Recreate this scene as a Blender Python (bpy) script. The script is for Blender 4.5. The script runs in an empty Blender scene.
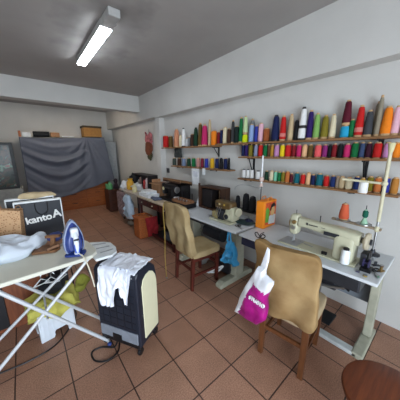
import bpy, bmesh, math, random
from mathutils import Vector, Matrix, noise
random.seed(7)
S = bpy.context.scene
COL = S.collection
PI = math.pi
# ------------------------------------------------------------------ materials
def lin(c):
    return tuple(((v/255)/12.92 if v/255 <= .04045 else ((v/255+.055)/1.055)**2.4) for v in c)
_mats = {}
def mat(name, c, rough=.6, metal=0, var=.12, scale=14, bump=0, bscale=60, emit=None, spec=.4, trans=0):
    if name in _mats: return _mats[name]
    m = bpy.data.materials.new(name); m.use_nodes = True
    nt = m.node_tree; b = nt.nodes['Principled BSDF']
    col = lin(c)
    b.inputs['Roughness'].default_value = rough
    b.inputs['Metallic'].default_value = metal
    b.inputs['Specular IOR Level'].default_value = spec
    tc = nt.nodes.new('ShaderNodeTexCoord')
    n = nt.nodes.new('ShaderNodeTexNoise'); n.inputs['Scale'].default_value = scale; n.inputs['Detail'].default_value = 4
    nt.links.new(tc.outputs['Object'], n.inputs['Vector'])
    r = nt.nodes.new('ShaderNodeValToRGB')
    r.color_ramp.elements[0].position = .3; r.color_ramp.elements[1].position = .7
    r.color_ramp.elements[0].color = tuple(v*(1-var) for v in col)+(1,)
    r.color_ramp.elements[1].color = tuple(min(1, v*(1+var)) for v in col)+(1,)
    nt.links.new(n.outputs['Fac'], r.inputs['Fac']); nt.links.new(r.outputs['Color'], b.inputs['Base Color'])
    if bump:
        n2 = nt.nodes.new('ShaderNodeTexNoise'); n2.inputs['Scale'].default_value = bscale; n2.inputs['Detail'].default_value = 3
        nt.links.new(tc.outputs['Object'], n2.inputs['Vector'])
        bp = nt.nodes.new('ShaderNodeBump'); bp.inputs['Strength'].default_value = bump; bp.inputs['Distance'].default_value = .01
        nt.links.new(n2.outputs['Fac'], bp.inputs['Height']); nt.links.new(bp.outputs['Normal'], b.inputs['Normal'])
    if emit:
        b.inputs['Emission Color'].default_value = lin(emit[0])+(1,); b.inputs['Emission Strength'].default_value = emit[1]
    if trans: b.inputs['Transmission Weight'].default_value = trans
    _mats[name] = m
    return m
def wood(name, c1, c2, axis='X', rough=.5, scale=6):
    if name in _mats: return _mats[name]
    m = mat(name, c1, rough); nt = m.node_tree; b = nt.nodes['Principled BSDF']
    tc = [n for n in nt.nodes if n.type == 'TEX_COORD'][0]
    mp = nt.nodes.new('ShaderNodeMapping')
    s = {'X': (1, 9, 9), 'Y': (9, 1, 9), 'Z': (9, 9, 1)}[axis]; mp.inputs['Scale'].default_value = s
    n = nt.nodes.new('ShaderNodeTexNoise'); n.inputs['Scale'].default_value = scale; n.inputs['Detail'].default_value = 6
    nt.links.new(tc.outputs['Object'], mp.inputs['Vector']); nt.links.new(mp.outputs['Vector'], n.inputs['Vector'])
    r = [x for x in nt.nodes if x.type == 'VALTORGB'][0]
    r.color_ramp.elements[0].color = lin(c1)+(1,); r.color_ramp.elements[1].color = lin(c2)+(1,)
    nt.links.new(n.outputs['Fac'], r.inputs['Fac'])
    return m
def thread_mat(name, c):
    key = 'thread_'+name.replace(' ', '_')
    if key in _mats: return _mats[key]
    m = mat(key, c, .75, var=.06, scale=30, spec=.25); nt = m.node_tree; b = nt.nodes['Principled BSDF']
    tc = [n for n in nt.nodes if n.type == 'TEX_COORD'][0]
    w = nt.nodes.new('ShaderNodeTexWave'); w.bands_direction = 'Z'; w.inputs['Scale'].default_value = 60; w.inputs['Distortion'].default_value = 1.5
    nt.links.new(tc.outputs['Object'], w.inputs['Vector'])
    bp = nt.nodes.new('ShaderNodeBump'); bp.inputs['Strength'].default_value = .35; bp.inputs['Distance'].default_value = .002
    nt.links.new(w.outputs['Fac'], bp.inputs['Height']); nt.links.new(bp.outputs['Normal'], b.inputs['Normal'])
    return m
# ------------------------------------------------------------------ mesh builder
class MB:
    def __init__(s): s.v = []; s.f = []; s.m = []; s.mi = 0
    def add(s, vs, fs, mi=None):
        o = len(s.v); s.v += [tuple(v) for v in vs]; s.f += [tuple(i+o for i in f) for f in fs]; s.m += [s.mi if mi is None else mi]*len(fs)
        return s
    def box(s, x0, y0, z0, x1, y1, z1, mi=None):
        return s.add([(x0,y0,z0),(x1,y0,z0),(x1,y1,z0),(x0,y1,z0),(x0,y0,z1),(x1,y0,z1),(x1,y1,z1),(x0,y1,z1)],
                     [(0,3,2,1),(4,5,6,7),(0,1,5,4),(1,2,6,5),(2,3,7,6),(3,0,4,7)], mi)
    def bar(s, p, q, w, t, up=(0,0,1), w2=None, t2=None, mi=None):
        p = Vector(p); q = Vector(q); d = (q-p).normalized(); u = Vector(up)
        if abs(d.dot(u)) > .98: u = Vector((1,0,0))
        a = d.cross(u).normalized(); b = a.cross(d).normalized(); w2 = w2 or w; t2 = t2 or t; vs = []
        for c, ww, tt in ((p, w, t), (q, w2, t2)):
            for i, j in ((-1,-1),(1,-1),(1,1),(-1,1)): vs.append(c+a*ww/2*i+b*tt/2*j)
        return s.add(vs, [(0,3,2,1),(4,5,6,7),(0,1,5,4),(1,2,6,5),(2,3,7,6),(3,0,4,7)], mi)
    def tube(s, pts, r, n=10, r1=None, mi=None):
        pts = [Vector(p) for p in pts]; k = len(pts); vs = []; fs = []
        d0 = (pts[1]-pts[0]).normalized(); u = Vector((0,0,1)) if abs(d0.z) < .9 else Vector((1,0,0))
        for i, p in enumerate(pts):
            d = (pts[min(i+1,k-1)]-pts[max(i-1,0)]).normalized()
            a = d.cross(u)
            if a.length < 1e-4: a = Vector((1,0,0))
            a.normalize(); b = a.cross(d).normalized(); u = b
            rr = r if r1 is None else r+(r1-r)*i/(k-1)
            for j in range(n):
                t = 2*PI*j/n; vs.append(p+a*math.cos(t)*rr+b*math.sin(t)*rr)
        for i in range(k-1):
            for j in range(n): fs.append((i*n+j, i*n+(j+1)%n, (i+1)*n+(j+1)%n, (i+1)*n+j))
        fs.append(tuple(range(n))[::-1]); fs.append(tuple(range((k-1)*n, k*n)))
        return s.add(vs, fs, mi)
    def lathe(s, prof, c=(0,0,0), axis='Z', n=18, mi=None):
        vs = []; fs = []; c = Vector(c); k = len(prof)
        for r, h in prof:
            for j in range(n):
                t = 2*PI*j/n; a, b = r*math.cos(t), r*math.sin(t)
                vs.append(c+Vector({'Z': (a,b,h), 'Y': (b,h,a), 'X': (h,a,b)}[axis]))
        for i in range(k-1):
            for j in range(n): fs.append((i*n+j, i*n+(j+1)%n, (i+1)*n+(j+1)%n, (i+1)*n+j))
        fs.append(tuple(range(n))[::-1]); fs.append(tuple(range((k-1)*n, k*n)))
        return s.add(vs, fs, mi)
    def prism(s, poly, h0, h1, axis='Z', mi=None):
        f = {'Z': lambda a,b,h: (a,b,h), 'Y': lambda a,b,h: (a,h,b), 'X': lambda a,b,h: (h,a,b)}[axis]; n = len(poly)
        vs = [f(a,b,h0) for a,b in poly]+[f(a,b,h1) for a,b in poly]
        fs = [tuple(range(n))[::-1], tuple(range(n,2*n))]+[(i,(i+1)%n,n+(i+1)%n,n+i) for i in range(n)]
        return s.add(vs, fs, mi)
    def ball(s, c, rx, ry, rz, n=12, mi=None, amp=0, seed=0, fr=8):
        vs = []; fs = []; k = n//2+1; c = Vector(c)
        for i in range(k+1):
            p = PI*i/k
            for j in range(n):
                t = 2*PI*j/n; v = Vector((math.sin(p)*math.cos(t), math.sin(p)*math.sin(t), math.cos(p)))
                q = 1+amp*noise.noise(v*fr*.25+Vector((seed,seed*2,0)))*2
                vs.append(c+Vector((v.x*rx, v.y*ry, v.z*rz))*q)
        for i in range(k):
            for j in range(n): fs.append((i*n+j, (i+1)*n+j, (i+1)*n+(j+1)%n, i*n+(j+1)%n))
        return s.add(vs, fs, mi)
    def puff(s, outline, thick, O, A, B, N, rings=8, amp=.0, fr=12, seed=0, mifn=None, flat=.35, sub=3, c=None):
        """a filled cloth / bag shape: outline (a,b) in the plane A,B, bulging along N on both sides"""
        O, A, B, N = map(Vector, (O, A, B, N)); pts = []
        k = len(outline)
        for i in range(k):
            a = Vector(outline[i]).to_3d(); b = Vector(outline[(i+1)%k]).to_3d()
            for j in range(sub): pts.append(a.lerp(b, j/sub))
        n = len(pts); c = Vector(c).to_3d() if c else sum(pts, Vector())/n; vs = []; fs = []; ms = []
        for side in (1, -1):
            o = len(vs)
            for r in range(rings):
                t = 1-r/rings
                for p in pts:
                    q = c.lerp(p, t); w = (1-t**3)**flat*thick/2 if t < 1 else 0
                    P = O+A*q.x+B*q.y
                    w2 = w*(1+amp*3*noise.noise(Vector((q.x, q.y, seed+side))*fr)) if thick else 0
                    vs.append(P+N*side*w2+N*amp*.35*noise.noise(Vector((q.x,q.y,seed+9))*fr*.7)*.2)
            vs.append(O+A*c.x+B*c.y+N*side*thick/2)
            for r in range(rings-1):
                for j in range(n):
                    a, b, cc, d = o+r*n+j, o+r*n+(j+1)%n, o+(r+1)*n+(j+1)%n, o+(r+1)*n+j
                    fs.append((a,b,cc,d) if side > 0 else (a,d,cc,b))
            e = o+rings*n; r = rings-1
            for j in range(n):
                a, b = o+r*n+j, o+r*n+(j+1)%n
                fs.append((a,b,e) if side > 0 else (a,e,b))
        base = len(s.v); s.add(vs, fs)
        if mifn:
            for i, f in enumerate(fs):
                q = sum((Vector(vs[x]) for x in f), Vector())/len(f)-O
                s.m[len(s.m)-len(fs)+i] = mifn(q.dot(A), q.dot(B))
        return s
    def soft(s, size, M, seg=10, amp=.006, fr=9, seed=0, rnd=.25, fn=None, mi=None):
        """a padded box: subdivided, rounded, wrinkled; M places it; fn(Vector unit coords, pos) bends it"""
        sx, sy, sz = size; vs = []; fs = []; idx = {}
        def vid(i, j, k):
            if (i,j,k) in idx: return idx[(i,j,k)]
            u = Vector((2*i/seg-1, 2*j/seg-1, 2*k/seg-1))
            e = 2.4+(1-rnd)*9
            pn = (abs(u.x)**e+abs(u.y)**e+abs(u.z)**e)**(1/e)
            w = u/pn if pn > 1e-6 else u
            p = Vector((w.x*sx/2, w.y*sy/2, w.z*sz/2))
            if fn: p = fn(w, p)
            d = Vector((noise.noise(p*fr+Vector((seed,0,0))), noise.noise(p*fr+Vector((0,seed+5,0))), noise.noise(p*fr+Vector((0,0,seed+11)))))
            vs.append(M @ (p+d*amp)); idx[(i,j,k)] = len(vs)-1
            return len(vs)-1
        for a in range(seg):
            for b in range(seg):
                fs.append((vid(a,b,0), vid(a,b+1,0), vid(a+1,b+1,0), vid(a+1,b,0)))
                fs.append((vid(a,b,seg), vid(a+1,b,seg), vid(a+1,b+1,seg), vid(a,b+1,seg)))
                fs.append((vid(a,0,b), vid(a+1,0,b), vid(a+1,0,b+1), vid(a,0,b+1)))
                fs.append((vid(a,seg,b), vid(a,seg,b+1), vid(a+1,seg,b+1), vid(a+1,seg,b)))
                fs.append((vid(0,a,b), vid(0,a,b+1), vid(0,a+1,b+1), vid(0,a+1,b)))
                fs.append((vid(seg,a,b), vid(seg,a+1,b), vid(seg,a+1,b+1), vid(seg,a,b+1)))
        return s.add(vs, fs, mi)
    def build(s, name, mats, parent=None, world=True, bevel=0, smooth=False, subsurf=0, solid=0, seg=2):
        me = bpy.data.meshes.new(name)
        vs = s.v
        if parent is not None and world:
            I = wm(parent).inverted(); vs = [I @ Vector(v) for v in vs]
        me.from_pydata([tuple(v) for v in vs], [], s.f)
        mats = mats if isinstance(mats, (list, tuple)) else [mats]
        for m in mats: me.materials.append(m)
        for i, p in enumerate(me.polygons):
            p.material_index = min(s.m[i], len(mats)-1); p.use_smooth = smooth
        bm = bmesh.new(); bm.from_mesh(me); bmesh.ops.remove_doubles(bm, verts=bm.verts, dist=1e-5)
        bmesh.ops.recalc_face_normals(bm, faces=bm.faces)
        if smooth:
            for e in bm.edges:
                if len(e.link_faces) == 2 and e.calc_face_angle(0) > .7: e.smooth = False
        bm.to_mesh(me); bm.free()
        o = bpy.data.objects.new(name, me); COL.objects.link(o)
        if parent is not None: o.parent = parent
        if bevel:
            b = o.modifiers.new('bevel', 'BEVEL'); b.width = bevel; b.segments = seg; b.limit_method = 'ANGLE'; b.angle_limit = .6
        if subsurf:
            b = o.modifiers.new('sub', 'SUBSURF'); b.levels = subsurf; b.render_levels = subsurf
        if solid:
            b = o.modifiers.new('solid', 'SOLIDIFY'); b.thickness = solid
        return o
def wm(o):
    m = Matrix.Translation(o.location) @ o.rotation_euler.to_matrix().to_4x4()
    return wm(o.parent) @ m if o.parent else m
def thing(name, label, cat, loc=(0,0,0), rz=0, group=None):
    o = bpy.data.objects.new(name, None); COL.objects.link(o); o.empty_display_size = .1
    o.location = loc; o.rotation_euler = (0,0,rz); return tag(o, label, cat, group)
def tag(o, label, cat, group=None, kind=None):
    o['label'] = label; o['category'] = cat
    if group: o['group'] = group
    if kind: o['kind'] = kind
    return o
def struct(o): o['kind'] = 'structure'; return o
def text(name, body, size, M, m, parent, ext=.0006, bold=0, world=True):
    cu = bpy.data.curves.new(name, 'FONT'); cu.body = body; cu.size = size; cu.extrude = ext; cu.offset = bold
    cu.align_x = 'CENTER'; cu.align_y = 'CENTER'
    tmp = bpy.data.objects.new(name+'_curve', cu); COL.objects.link(tmp)
    bpy.context.view_layer.update()
    me = bpy.data.meshes.new_from_object(tmp.evaluated_get(bpy.context.evaluated_depsgraph_get()))
    bpy.data.objects.remove(tmp)
    me.name = name
    T = (wm(parent).inverted() @ M) if (parent is not None and world) else M
    me.transform(T); me.materials.clear(); me.materials.append(m)
    o = bpy.data.objects.new(name, me); COL.objects.link(o)
    if parent is not None: o.parent = parent
    return o
def frame(o, x, z):
    """matrix with local X along x, local Y along z (for writing on upright faces)"""
    x = Vector(x).normalized(); z = Vector(z).normalized(); n = x.cross(z)
    M = Matrix((x, z, n)).transposed().to_4x4(); M.translation = Vector(o); return M
def curve_pts(pts, n=8):
    P = [Vector(p) for p in pts]; out = []
    for i in range(len(P)-1):
        a, b, c, d = P[max(i-1,0)], P[i], P[i+1], P[min(i+2,len(P)-1)]
        for j in range(n):
            t = j/n
            out.append(.5*((2*b)+(c-a)*t+(2*a-5*b+4*c-d)*t*t+(3*b-a-3*c+d)*t**3))
    out.append(P[-1]); return out
TOP = [(3.909, 0.0563, 0.236, 'red', 0), (3.724, 0.0398, 0.219, 'olive brown', 0), (3.508, 0.0575, 0.333, 'salmon tan', 1), (3.38, 0.0281, 0.216, 'cream', 0), (3.283, 0.0369, 0.332, 'white', 1), (3.183, 0.0271, 0.152, 'pale grey', 0), (3.114, 0.0223, 0.166, 'grey', 0), (3.021, 0.0351, 0.21, 'dark brown', 0), (2.922, 0.043, 0.309, 'dark green', 1), (2.802, 0.0419, 0.368, 'olive brown', 1), (2.692, 0.0532, 0.334, 'magenta', 1), (2.573, 0.0279, 0.396, 'beige', 1), (2.474, 0.0428, 0.224, 'orange', 0), (2.374, 0.0227, 0.182, 'dark red', 0), (2.311, 0.0223, 0.207, 'navy blue', 0), (2.239, 0.0314, 0.236, 'cream', 0), (2.159, 0.0286, 0.208, 'dark brown', 0), (2.089, 0.028, 0.314, 'charcoal grey', 1), (2.018, 0.0309, 0.229, 'blackish green', 0), (1.945, 0.0302, 0.336, 'green', 1), (1.872, 0.0328, 0.339, 'pale green', 2), (1.772, 0.0317, 0.226, 'light blue', 0), (1.694, 0.0247, 0.205, 'royal blue', 0), (1.628, 0.0314, 0.228, 'pale pink', 0), (1.548, 0.0351, 0.162, 'rust brown', 0), (1.428, 0.0447, 0.295, 'navy blue', 1), (1.334, 0.0349, 0.277, 'red', 1), (1.243, 0.0309, 0.281, 'beige', 1), (1.178, 0.0225, 0.212, 'black', 0), (1.114, 0.0388, 0.332, 'white', 1), (1.037, 0.0326, 0.292, 'dark purple', 1), (0.971, 0.0315, 0.255, 'light green', 1), (0.893, 0.0345, 0.226, 'olive', 1), (0.823, 0.0289, 0.226, 'cream', 1), (0.716, 0.0348, 0.33, 'maroon', 2), (0.666, 0.0206, 0.163, 'green', 0), (0.611, 0.0325, 0.271, 'red', 1), (0.546, 0.031, 0.221, 'dark grey', 1), (0.481, 0.0213, 0.326, 'taupe', 1), (0.425, 0.0377, 0.234, 'orange', 1), (0.369, 0.0271, 0.229, 'pale pink', 1), (0.318, 0.0231, 0.174, 'dusty pink', 1)]
MID = [(1.895, 0.0235, 0.162, 'navy blue', 0), (1.839, 0.0231, 0.161, 'dark purple', 0), (1.77, 0.0258, 0.158, 'olive', 0), (1.687, 0.0251, 0.156, 'lilac grey', 0), (1.619, 0.0276, 0.154, 'red', 0), (1.549, 0.0239, 0.151, 'green', 0), (1.498, 0.0146, 0.15, 'brown', 0), (1.454, 0.0202, 0.148, 'ochre', 0), (1.393, 0.0281, 0.146, 'lilac', 0), (1.321, 0.0273, 0.144, 'yellow', 0), (1.252, 0.0317, 0.142, 'red', 0), (1.187, 0.0231, 0.14, 'dark red', 0), (1.128, 0.025, 0.138, 'magenta', 0), (1.067, 0.0267, 0.136, 'peach', 0), (1.008, 0.0235, 0.134, 'olive brown', 0), (0.932, 0.0307, 0.132, 'coral pink', 0), (0.868, 0.024, 0.13, 'purple', 0), (0.824, 0.017, 0.129, 'black', 0), (0.783, 0.0207, 0.135, 'dark red', 0), (0.733, 0.0221, 0.133, 'black', 0), (0.677, 0.0252, 0.131, 'magenta', 0), (0.617, 0.0254, 0.142, 'green', 0), (0.564, 0.0198, 0.14, 'slate blue', 0), (0.516, 0.0209, 0.138, 'plum', 0), (0.455, 0.0276, 0.136, 'red', 0), (0.391, 0.0253, 0.133, 'lilac', 0), (0.333, 0.0242, 0.131, 'orange', 0)]
LOW = [(1.864, 0.0259, 0.123, 'white', 0), (1.797, 0.0241, 0.126, 'white', 0), (1.735, 0.0236, 0.13, 'white', 0), (1.637, 0.0279, 0.116, 'white', 0), (1.51, 0.0218, 0.123, 'dark green', 0), (1.439, 0.026, 0.128, 'cream', 0), (1.386, 0.022, 0.125, 'mint green', 0), (1.335, 0.0215, 0.122, 'green', 0), (1.287, 0.0211, 0.125, 'olive', 0), (1.234, 0.025, 0.134, 'orange brown', 0), (1.186, 0.017, 0.115, 'maroon', 0), (1.124, 0.0258, 0.127, 'teal', 0), (1.055, 0.024, 0.118, 'red', 0), (0.998, 0.0224, 0.136, 'peach', 0), (0.95, 0.0214, 0.12, 'navy blue', 0), (0.887, 0.0298, 0.132, 'teal', 0), (0.819, 0.023, 0.12, 'red', 0), (0.761, 0.0222, 0.121, 'dark blue', 0), (0.719, 0.0167, 0.116, 'greyish brown', 0), (0.683, 0.0245, 0.121, 'beige', 0), (0.625, 0.0275, 0.116, 'cream', 0), (0.565, 0.0227, 0.13, 'dark blue', 0), (0.521, 0.0202, 0.119, 'mustard yellow', 0), (0.467, 0.023, 0.138, 'olive', 0), (0.412, 0.0251, 0.136, 'orange brown', 0), (0.357, 0.0234, 0.14, 'blue', 0), (0.303, 0.0243, 0.141, 'ochre brown', 0)]
LL = [(3.617, 0.0337, 0.152, 'green grey', 0), (3.44, 0.0347, 0.155, 'dark brown', 0), (3.29, 0.0357, 0.157, 'grey blue', 0), (3.133, 0.031, 0.16, 'dark green', 0), (2.994, 0.032, 0.162, 'green', 0), (2.862, 0.0312, 0.164, 'dusty pink', 0), (2.757, 0.0254, 0.165, 'wine red', 0), (2.65, 0.0298, 0.167, 'royal blue', 0), (2.511, 0.0321, 0.169, 'mustard yellow', 0), (2.401, 0.0282, 0.171, 'navy blue', 0), (2.309, 0.026, 0.172, 'black', 0), (2.218, 0.0269, 0.173, 'navy blue', 0), (2.151, 0.0176, 0.174, 'black', 0)]
# ------------------------------------------------------------------ camera
Rr = Vector((0.7690845, -0.6391171, -0.0061836)); Uu = Vector((0.1452879, 0.1653950, 0.9754670)); Ff = Vector((0.6224150, 0.7511151, -0.2200587))
cam = bpy.data.cameras.new('camera'); co = bpy.data.objects.new('camera', cam); COL.objects.link(co)
cam.sensor_width = 36; cam.lens = 36*211.3/400; cam.clip_start = .02
cm = Matrix((Rr, Uu, -Ff)).transposed().to_4x4(); cm.translation = (0,0,1.6); co.matrix_world = cm
S.camera = co
S.view_settings.view_transform = 'Standard'; S.view_settings.look = 'None'; S.view_settings.gamma = 1; S.view_settings.use_curve_mapping = False
S.view_settings.exposure = 0.68
# ------------------------------------------------------------------ surfaces of the room
def wall_material(name, c, stain=0.0):
    m = mat(name, c, .85, var=.05, scale=2.2, bump=.12, bscale=90, spec=.2)
    return m
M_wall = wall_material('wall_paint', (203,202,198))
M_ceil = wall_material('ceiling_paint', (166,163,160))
# soot smudges round the lamp: a stain on the ceiling itself
nt = M_ceil.node_tree; b = nt.nodes['Principled BSDF']
tc = nt.nodes.new('ShaderNodeNewGeometry')
mp = nt.nodes.new('ShaderNodeMapping'); mp.inputs['Location'].default_value = (-.86,-2.75,-2.86); mp.vector_type = 'POINT'
nt.links.new(tc.outputs['Position'], mp.inputs['Vector'])
sc_ = nt.nodes.new('ShaderNodeVectorMath'); sc_.operation = 'MULTIPLY'; sc_.inputs[1].default_value = (2.3, 1.15, 1)
nt.links.new(mp.outputs['Vector'], sc_.inputs[0])
ln = nt.nodes.new('ShaderNodeVectorMath'); ln.operation = 'LENGTH'; nt.links.new(sc_.outputs[0], ln.inputs[0])
nz = nt.nodes.new('ShaderNodeTexNoise'); nz.inputs['Scale'].default_value = 4; nt.links.new(tc.outputs['Position'], nz.inputs['Vector'])
ad = nt.nodes.new('ShaderNodeMath'); ad.operation = 'MULTIPLY_ADD'; ad.inputs[1].default_value = 1.6; nt.links.new(nz.outputs['Fac'], ad.inputs[0]); nt.links.new(ln.outputs['Value'], ad.inputs[2])
mr = nt.nodes.new('ShaderNodeMapRange'); mr.inputs['From Min'].default_value = .9; mr.inputs['From Max'].default_value = 1.9; mr.inputs['To Min'].default_value = .5; mr.inputs['To Max'].default_value = 1
nt.links.new(ad.outputs[0], mr.inputs['Value'])
mx = nt.nodes.new('ShaderNodeVectorMath'); mx.operation = 'SCALE'
rr = [x for x in nt.nodes if x.type == 'VALTORGB'][0]
nt.links.new(rr.outputs['Color'], mx.inputs[0]); nt.links.new(mr.outputs['Result'], mx.inputs['Scale']); nt.links.new(mx.outputs[0], b.inputs['Base Color'])
# terracotta tiles, 32 cm, dark grout
M_floor = bpy.data.materials.new('terracotta_tiles'); M_floor.use_nodes = True
nt = M_floor.node_tree; b = nt.nodes['Principled BSDF']
g = nt.nodes.new('ShaderNodeNewGeometry'); mp = nt.nodes.new('ShaderNodeMapping')
mp.inputs['Location'].default_value = (-.058+.0035, -.544+.0035, 0); nt.links.new(g.outputs['Position'], mp.inputs['Vector'])
br = nt.nodes.new('ShaderNodeTexBrick'); br.offset = 0; br.squash = 1
br.inputs['Scale'].default_value = 1; br.inputs['Brick Width'].default_value = .32; br.inputs['Row Height'].default_value = .32
br.inputs['Mortar Size'].default_value = .0045; br.inputs['Mortar Smooth'].default_value = .1; br.inputs['Bias'].default_value = 0
br.inputs['Color1'].default_value = lin((164,124,102))+(1,); br.inputs['Color2'].default_value = lin((151,111,90))+(1,); br.inputs['Mortar'].default_value = lin((66,48,42))+(1,)
nt.links.new(mp.outputs['Vector'], br.inputs['Vector'])
n1 = nt.nodes.new('ShaderNodeTexNoise'); n1.inputs['Scale'].default_value = 130; n1.inputs['Detail'].default_value = 2; nt.links.new(g.outputs['Position'], n1.inputs['Vector'])
n2 = nt.nodes.new('ShaderNodeTexNoise'); n2.inputs['Scale'].default_value = 5; n2.inputs['Detail'].default_value = 5; nt.links.new(g.outputs['Position'], n2.inputs['Vector'])
r1 = nt.nodes.new('ShaderNodeMapRange'); r1.inputs['From Min'].default_value=.35; r1.inputs['From Max'].default_value=.65; r1.inputs['To Min'].default_value = .74; r1.inputs['To Max'].default_value = 1.2; nt.links.new(n1.outputs['Fac'], r1.inputs['Value'])
r2 = nt.nodes.new('ShaderNodeMapRange'); r2.inputs['From Min'].default_value=.3; r2.inputs['From Max'].default_value=.7; r2.inputs['To Min'].default_value = .88; r2.inputs['To Max'].default_value = 1.1; nt.links.new(n2.outputs['Fac'], r2.inputs['Value'])
mm = nt.nodes.new('ShaderNodeMath'); mm.operation = 'MULTIPLY'; nt.links.new(r1.outputs[0], mm.inputs[0]); nt.links.new(r2.outputs[0], mm.inputs[1])
sc2 = nt.nodes.new('ShaderNodeVectorMath'); sc2.operation = 'SCALE'; nt.links.new(br.outputs['Color'], sc2.inputs[0]); nt.links.new(mm.outputs[0], sc2.inputs['Scale'])
nt.links.new(sc2.outputs[0], b.inputs['Base Color'])
b.inputs['Roughness'].default_value = .42; b.inputs['Specular IOR Level'].default_value = .4
bp = nt.nodes.new('ShaderNodeBump'); bp.inputs['Strength'].default_value = .5; bp.inputs['Distance'].default_value = .002; bp.invert = True
nt.links.new(br.outputs['Fac'], bp.inputs['Height']); nt.links.new(bp.outputs['Normal'], b.inputs['Normal'])
XL, XR, YF, YB, H = -2.0, 2.43, -1.7, 7.45, 2.86
struct(MB().box(XL-.1,YF-.1,-.1,XR+.1,YB+.1,0).build('floor', M_floor))
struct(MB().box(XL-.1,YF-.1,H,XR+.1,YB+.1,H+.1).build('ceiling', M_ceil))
struct(MB().box(XR,YF-.1,0,XR+.1,YB+.1,H).build('wall_right', M_wall))
struct(MB().box(XL-.1,YF-.1,0,XL,YB+.1,H).build('wall_left', M_wall))
struct(MB().box(XL,YB,0,XR,YB+.1,H).build('wall_back', M_wall))
# the shop front behind the photographer: a wall with a wide glazed opening
DX0, DX1, DZ = -1.7, .9, 2.3
w = MB().box(XL,YF-.1,0,DX0,YF,H); w.box(DX1,YF-.1,0,XR,YF,H); w.box(DX0,YF-.1,DZ,DX1,YF,H)
struct(w.build('wall_front', M_wall))
fr = MB(); M_alu = mat('aluminium', (150,152,155), .35, .8)
for x in (DX0+.03, (DX0+DX1)/2, DX1-.03): fr.box(x-.03,YF-.07,0,x+.03,YF-.02,DZ)
fr.box(DX0,YF-.07,DZ-.06,DX1,YF-.02,DZ)
struct(fr.build('window_1', M_alu))
# beam along the right wall, beam across the room, pilaster
bm_ = MB().box(2.28,YF,2.31,XR,4.25,H); bm_.box(2.28,4.25,2.33,XR,YB,H)
struct(bm_.build('trim_1', M_wall, bevel=.004))
struct(MB().box(XL,4.95,2.52,2.28,5.2,H).build('trim_2', M_wall, bevel=.004))
struct(MB().box(2.31,4.1,0,XR,4.28,2.31).build('trim_3', M_wall, bevel=.004))
# ------------------------------------------------------------------ lamps
M_housing = mat('lamp_housing', (172,172,170), .4)
M_tube = mat('lit_diffuser', (255,255,255), .4, emit=((240,247,255), 24))
def batten(x, y0, y1, label, tube=M_tube):
    t = thing('ceiling_lamp', label, 'lamp', (x,(y0+y1)/2,H), 0)
    MB().box(x-.055,y0,2.79,x+.055,y0+.24,H).build('housing', M_housing, t, bevel=.008)
    MB().box(x-.055,y0+.24,2.803,x+.055,y1-.02,H).build('tray', M_housing, t)
    MB().box(x-.05,y0+.24,2.785,x+.05,y1-.02,2.803).build('diffuser', tube, t, bevel=.006)
    MB().box(x-.055,y1-.02,2.79,x+.055,y1,H).build('end_cap', M_housing, t, bevel=.004)
    return t
batten(.83, 2.18, 3.58, 'lit fluorescent batten lamp on the grey ceiling with sooty smudges around it')
batten(.83, 5.3, 6.25, 'second fluorescent batten lamp on the ceiling behind the cross beam', mat('lit_diffuser_warm', (255,255,255), .4, emit=((255,240,220), 46)))
# daylight through the shop front
wd = bpy.data.worlds.new('world'); S.world = wd; wd.use_nodes = True
bg = wd.node_tree.nodes['Background']; bg.inputs['Color'].default_value = (.78,.89,1,1); bg.inputs['Strength'].default_value = 7
pl = bpy.data.lights.new('portal', 'AREA'); pl.shape = 'RECTANGLE'; pl.size = DX1-DX0; pl.size_y = DZ; pl.cycles.is_portal = True
po = bpy.data.objects.new('daylight_portal', pl); COL.objects.link(po); po.location = ((DX0+DX1)/2, YF-.05, DZ/2); po.rotation_euler = (-PI/2, 0, PI)
po.rotation_euler = (PI/2, 0, 0)
# ------------------------------------------------------------------ shelves of thread
M_shelf = wood('shelf_pine', (150,110,72), (120,84,52), 'Y')
M_iron = mat('black_iron', (34,35,38), .5, .3)
def shelf(label, y0, y1, z, brs, th=.02, deep=.15, dr=.17):
    t = thing('wall_shelf', label, 'shelf', (XR,(y0+y1)/2,z))
    MB().box(XR-deep,y0,z-th,XR,y1,z).build('board', M_shelf, t, bevel=.002)
    for y in brs:
        MB().box(XR-deep+.01,y-.012,z-th-.012,XR,y+.012,z-th).box(XR-.012,y-.012,z-dr,XR,y+.012,z-th).bar((XR-deep*min(1,dr*6)+.03,y,z-th-.006),(XR-.006,y,z-dr+.01),.012,.006).build('bracket', M_iron, t)
shelf('pine board of the upper thread shelf on the right, running out of the frame', -.35, 2.385, 1.72, (.45,1.77), dr=.16)
shelf('short pine board of the upper thread shelf at the left, beside the pilaster', 2.39, 4.0, 1.70, (2.45,3.5))
shelf('middle pine shelf crowded with small spools, right half of the wall', -.35, 1.93, 1.54, (.53,1.77), dr=.27)
shelf('lowest pine shelf on the right, ending near the thread stand pole', .26, 1.93, 1.25, (.60,1.81), dr=.05)
shelf('lowest pine shelf on the left with dark small spools', 2.10, 3.66, 1.345, (2.5,3.45), dr=.05)
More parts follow.
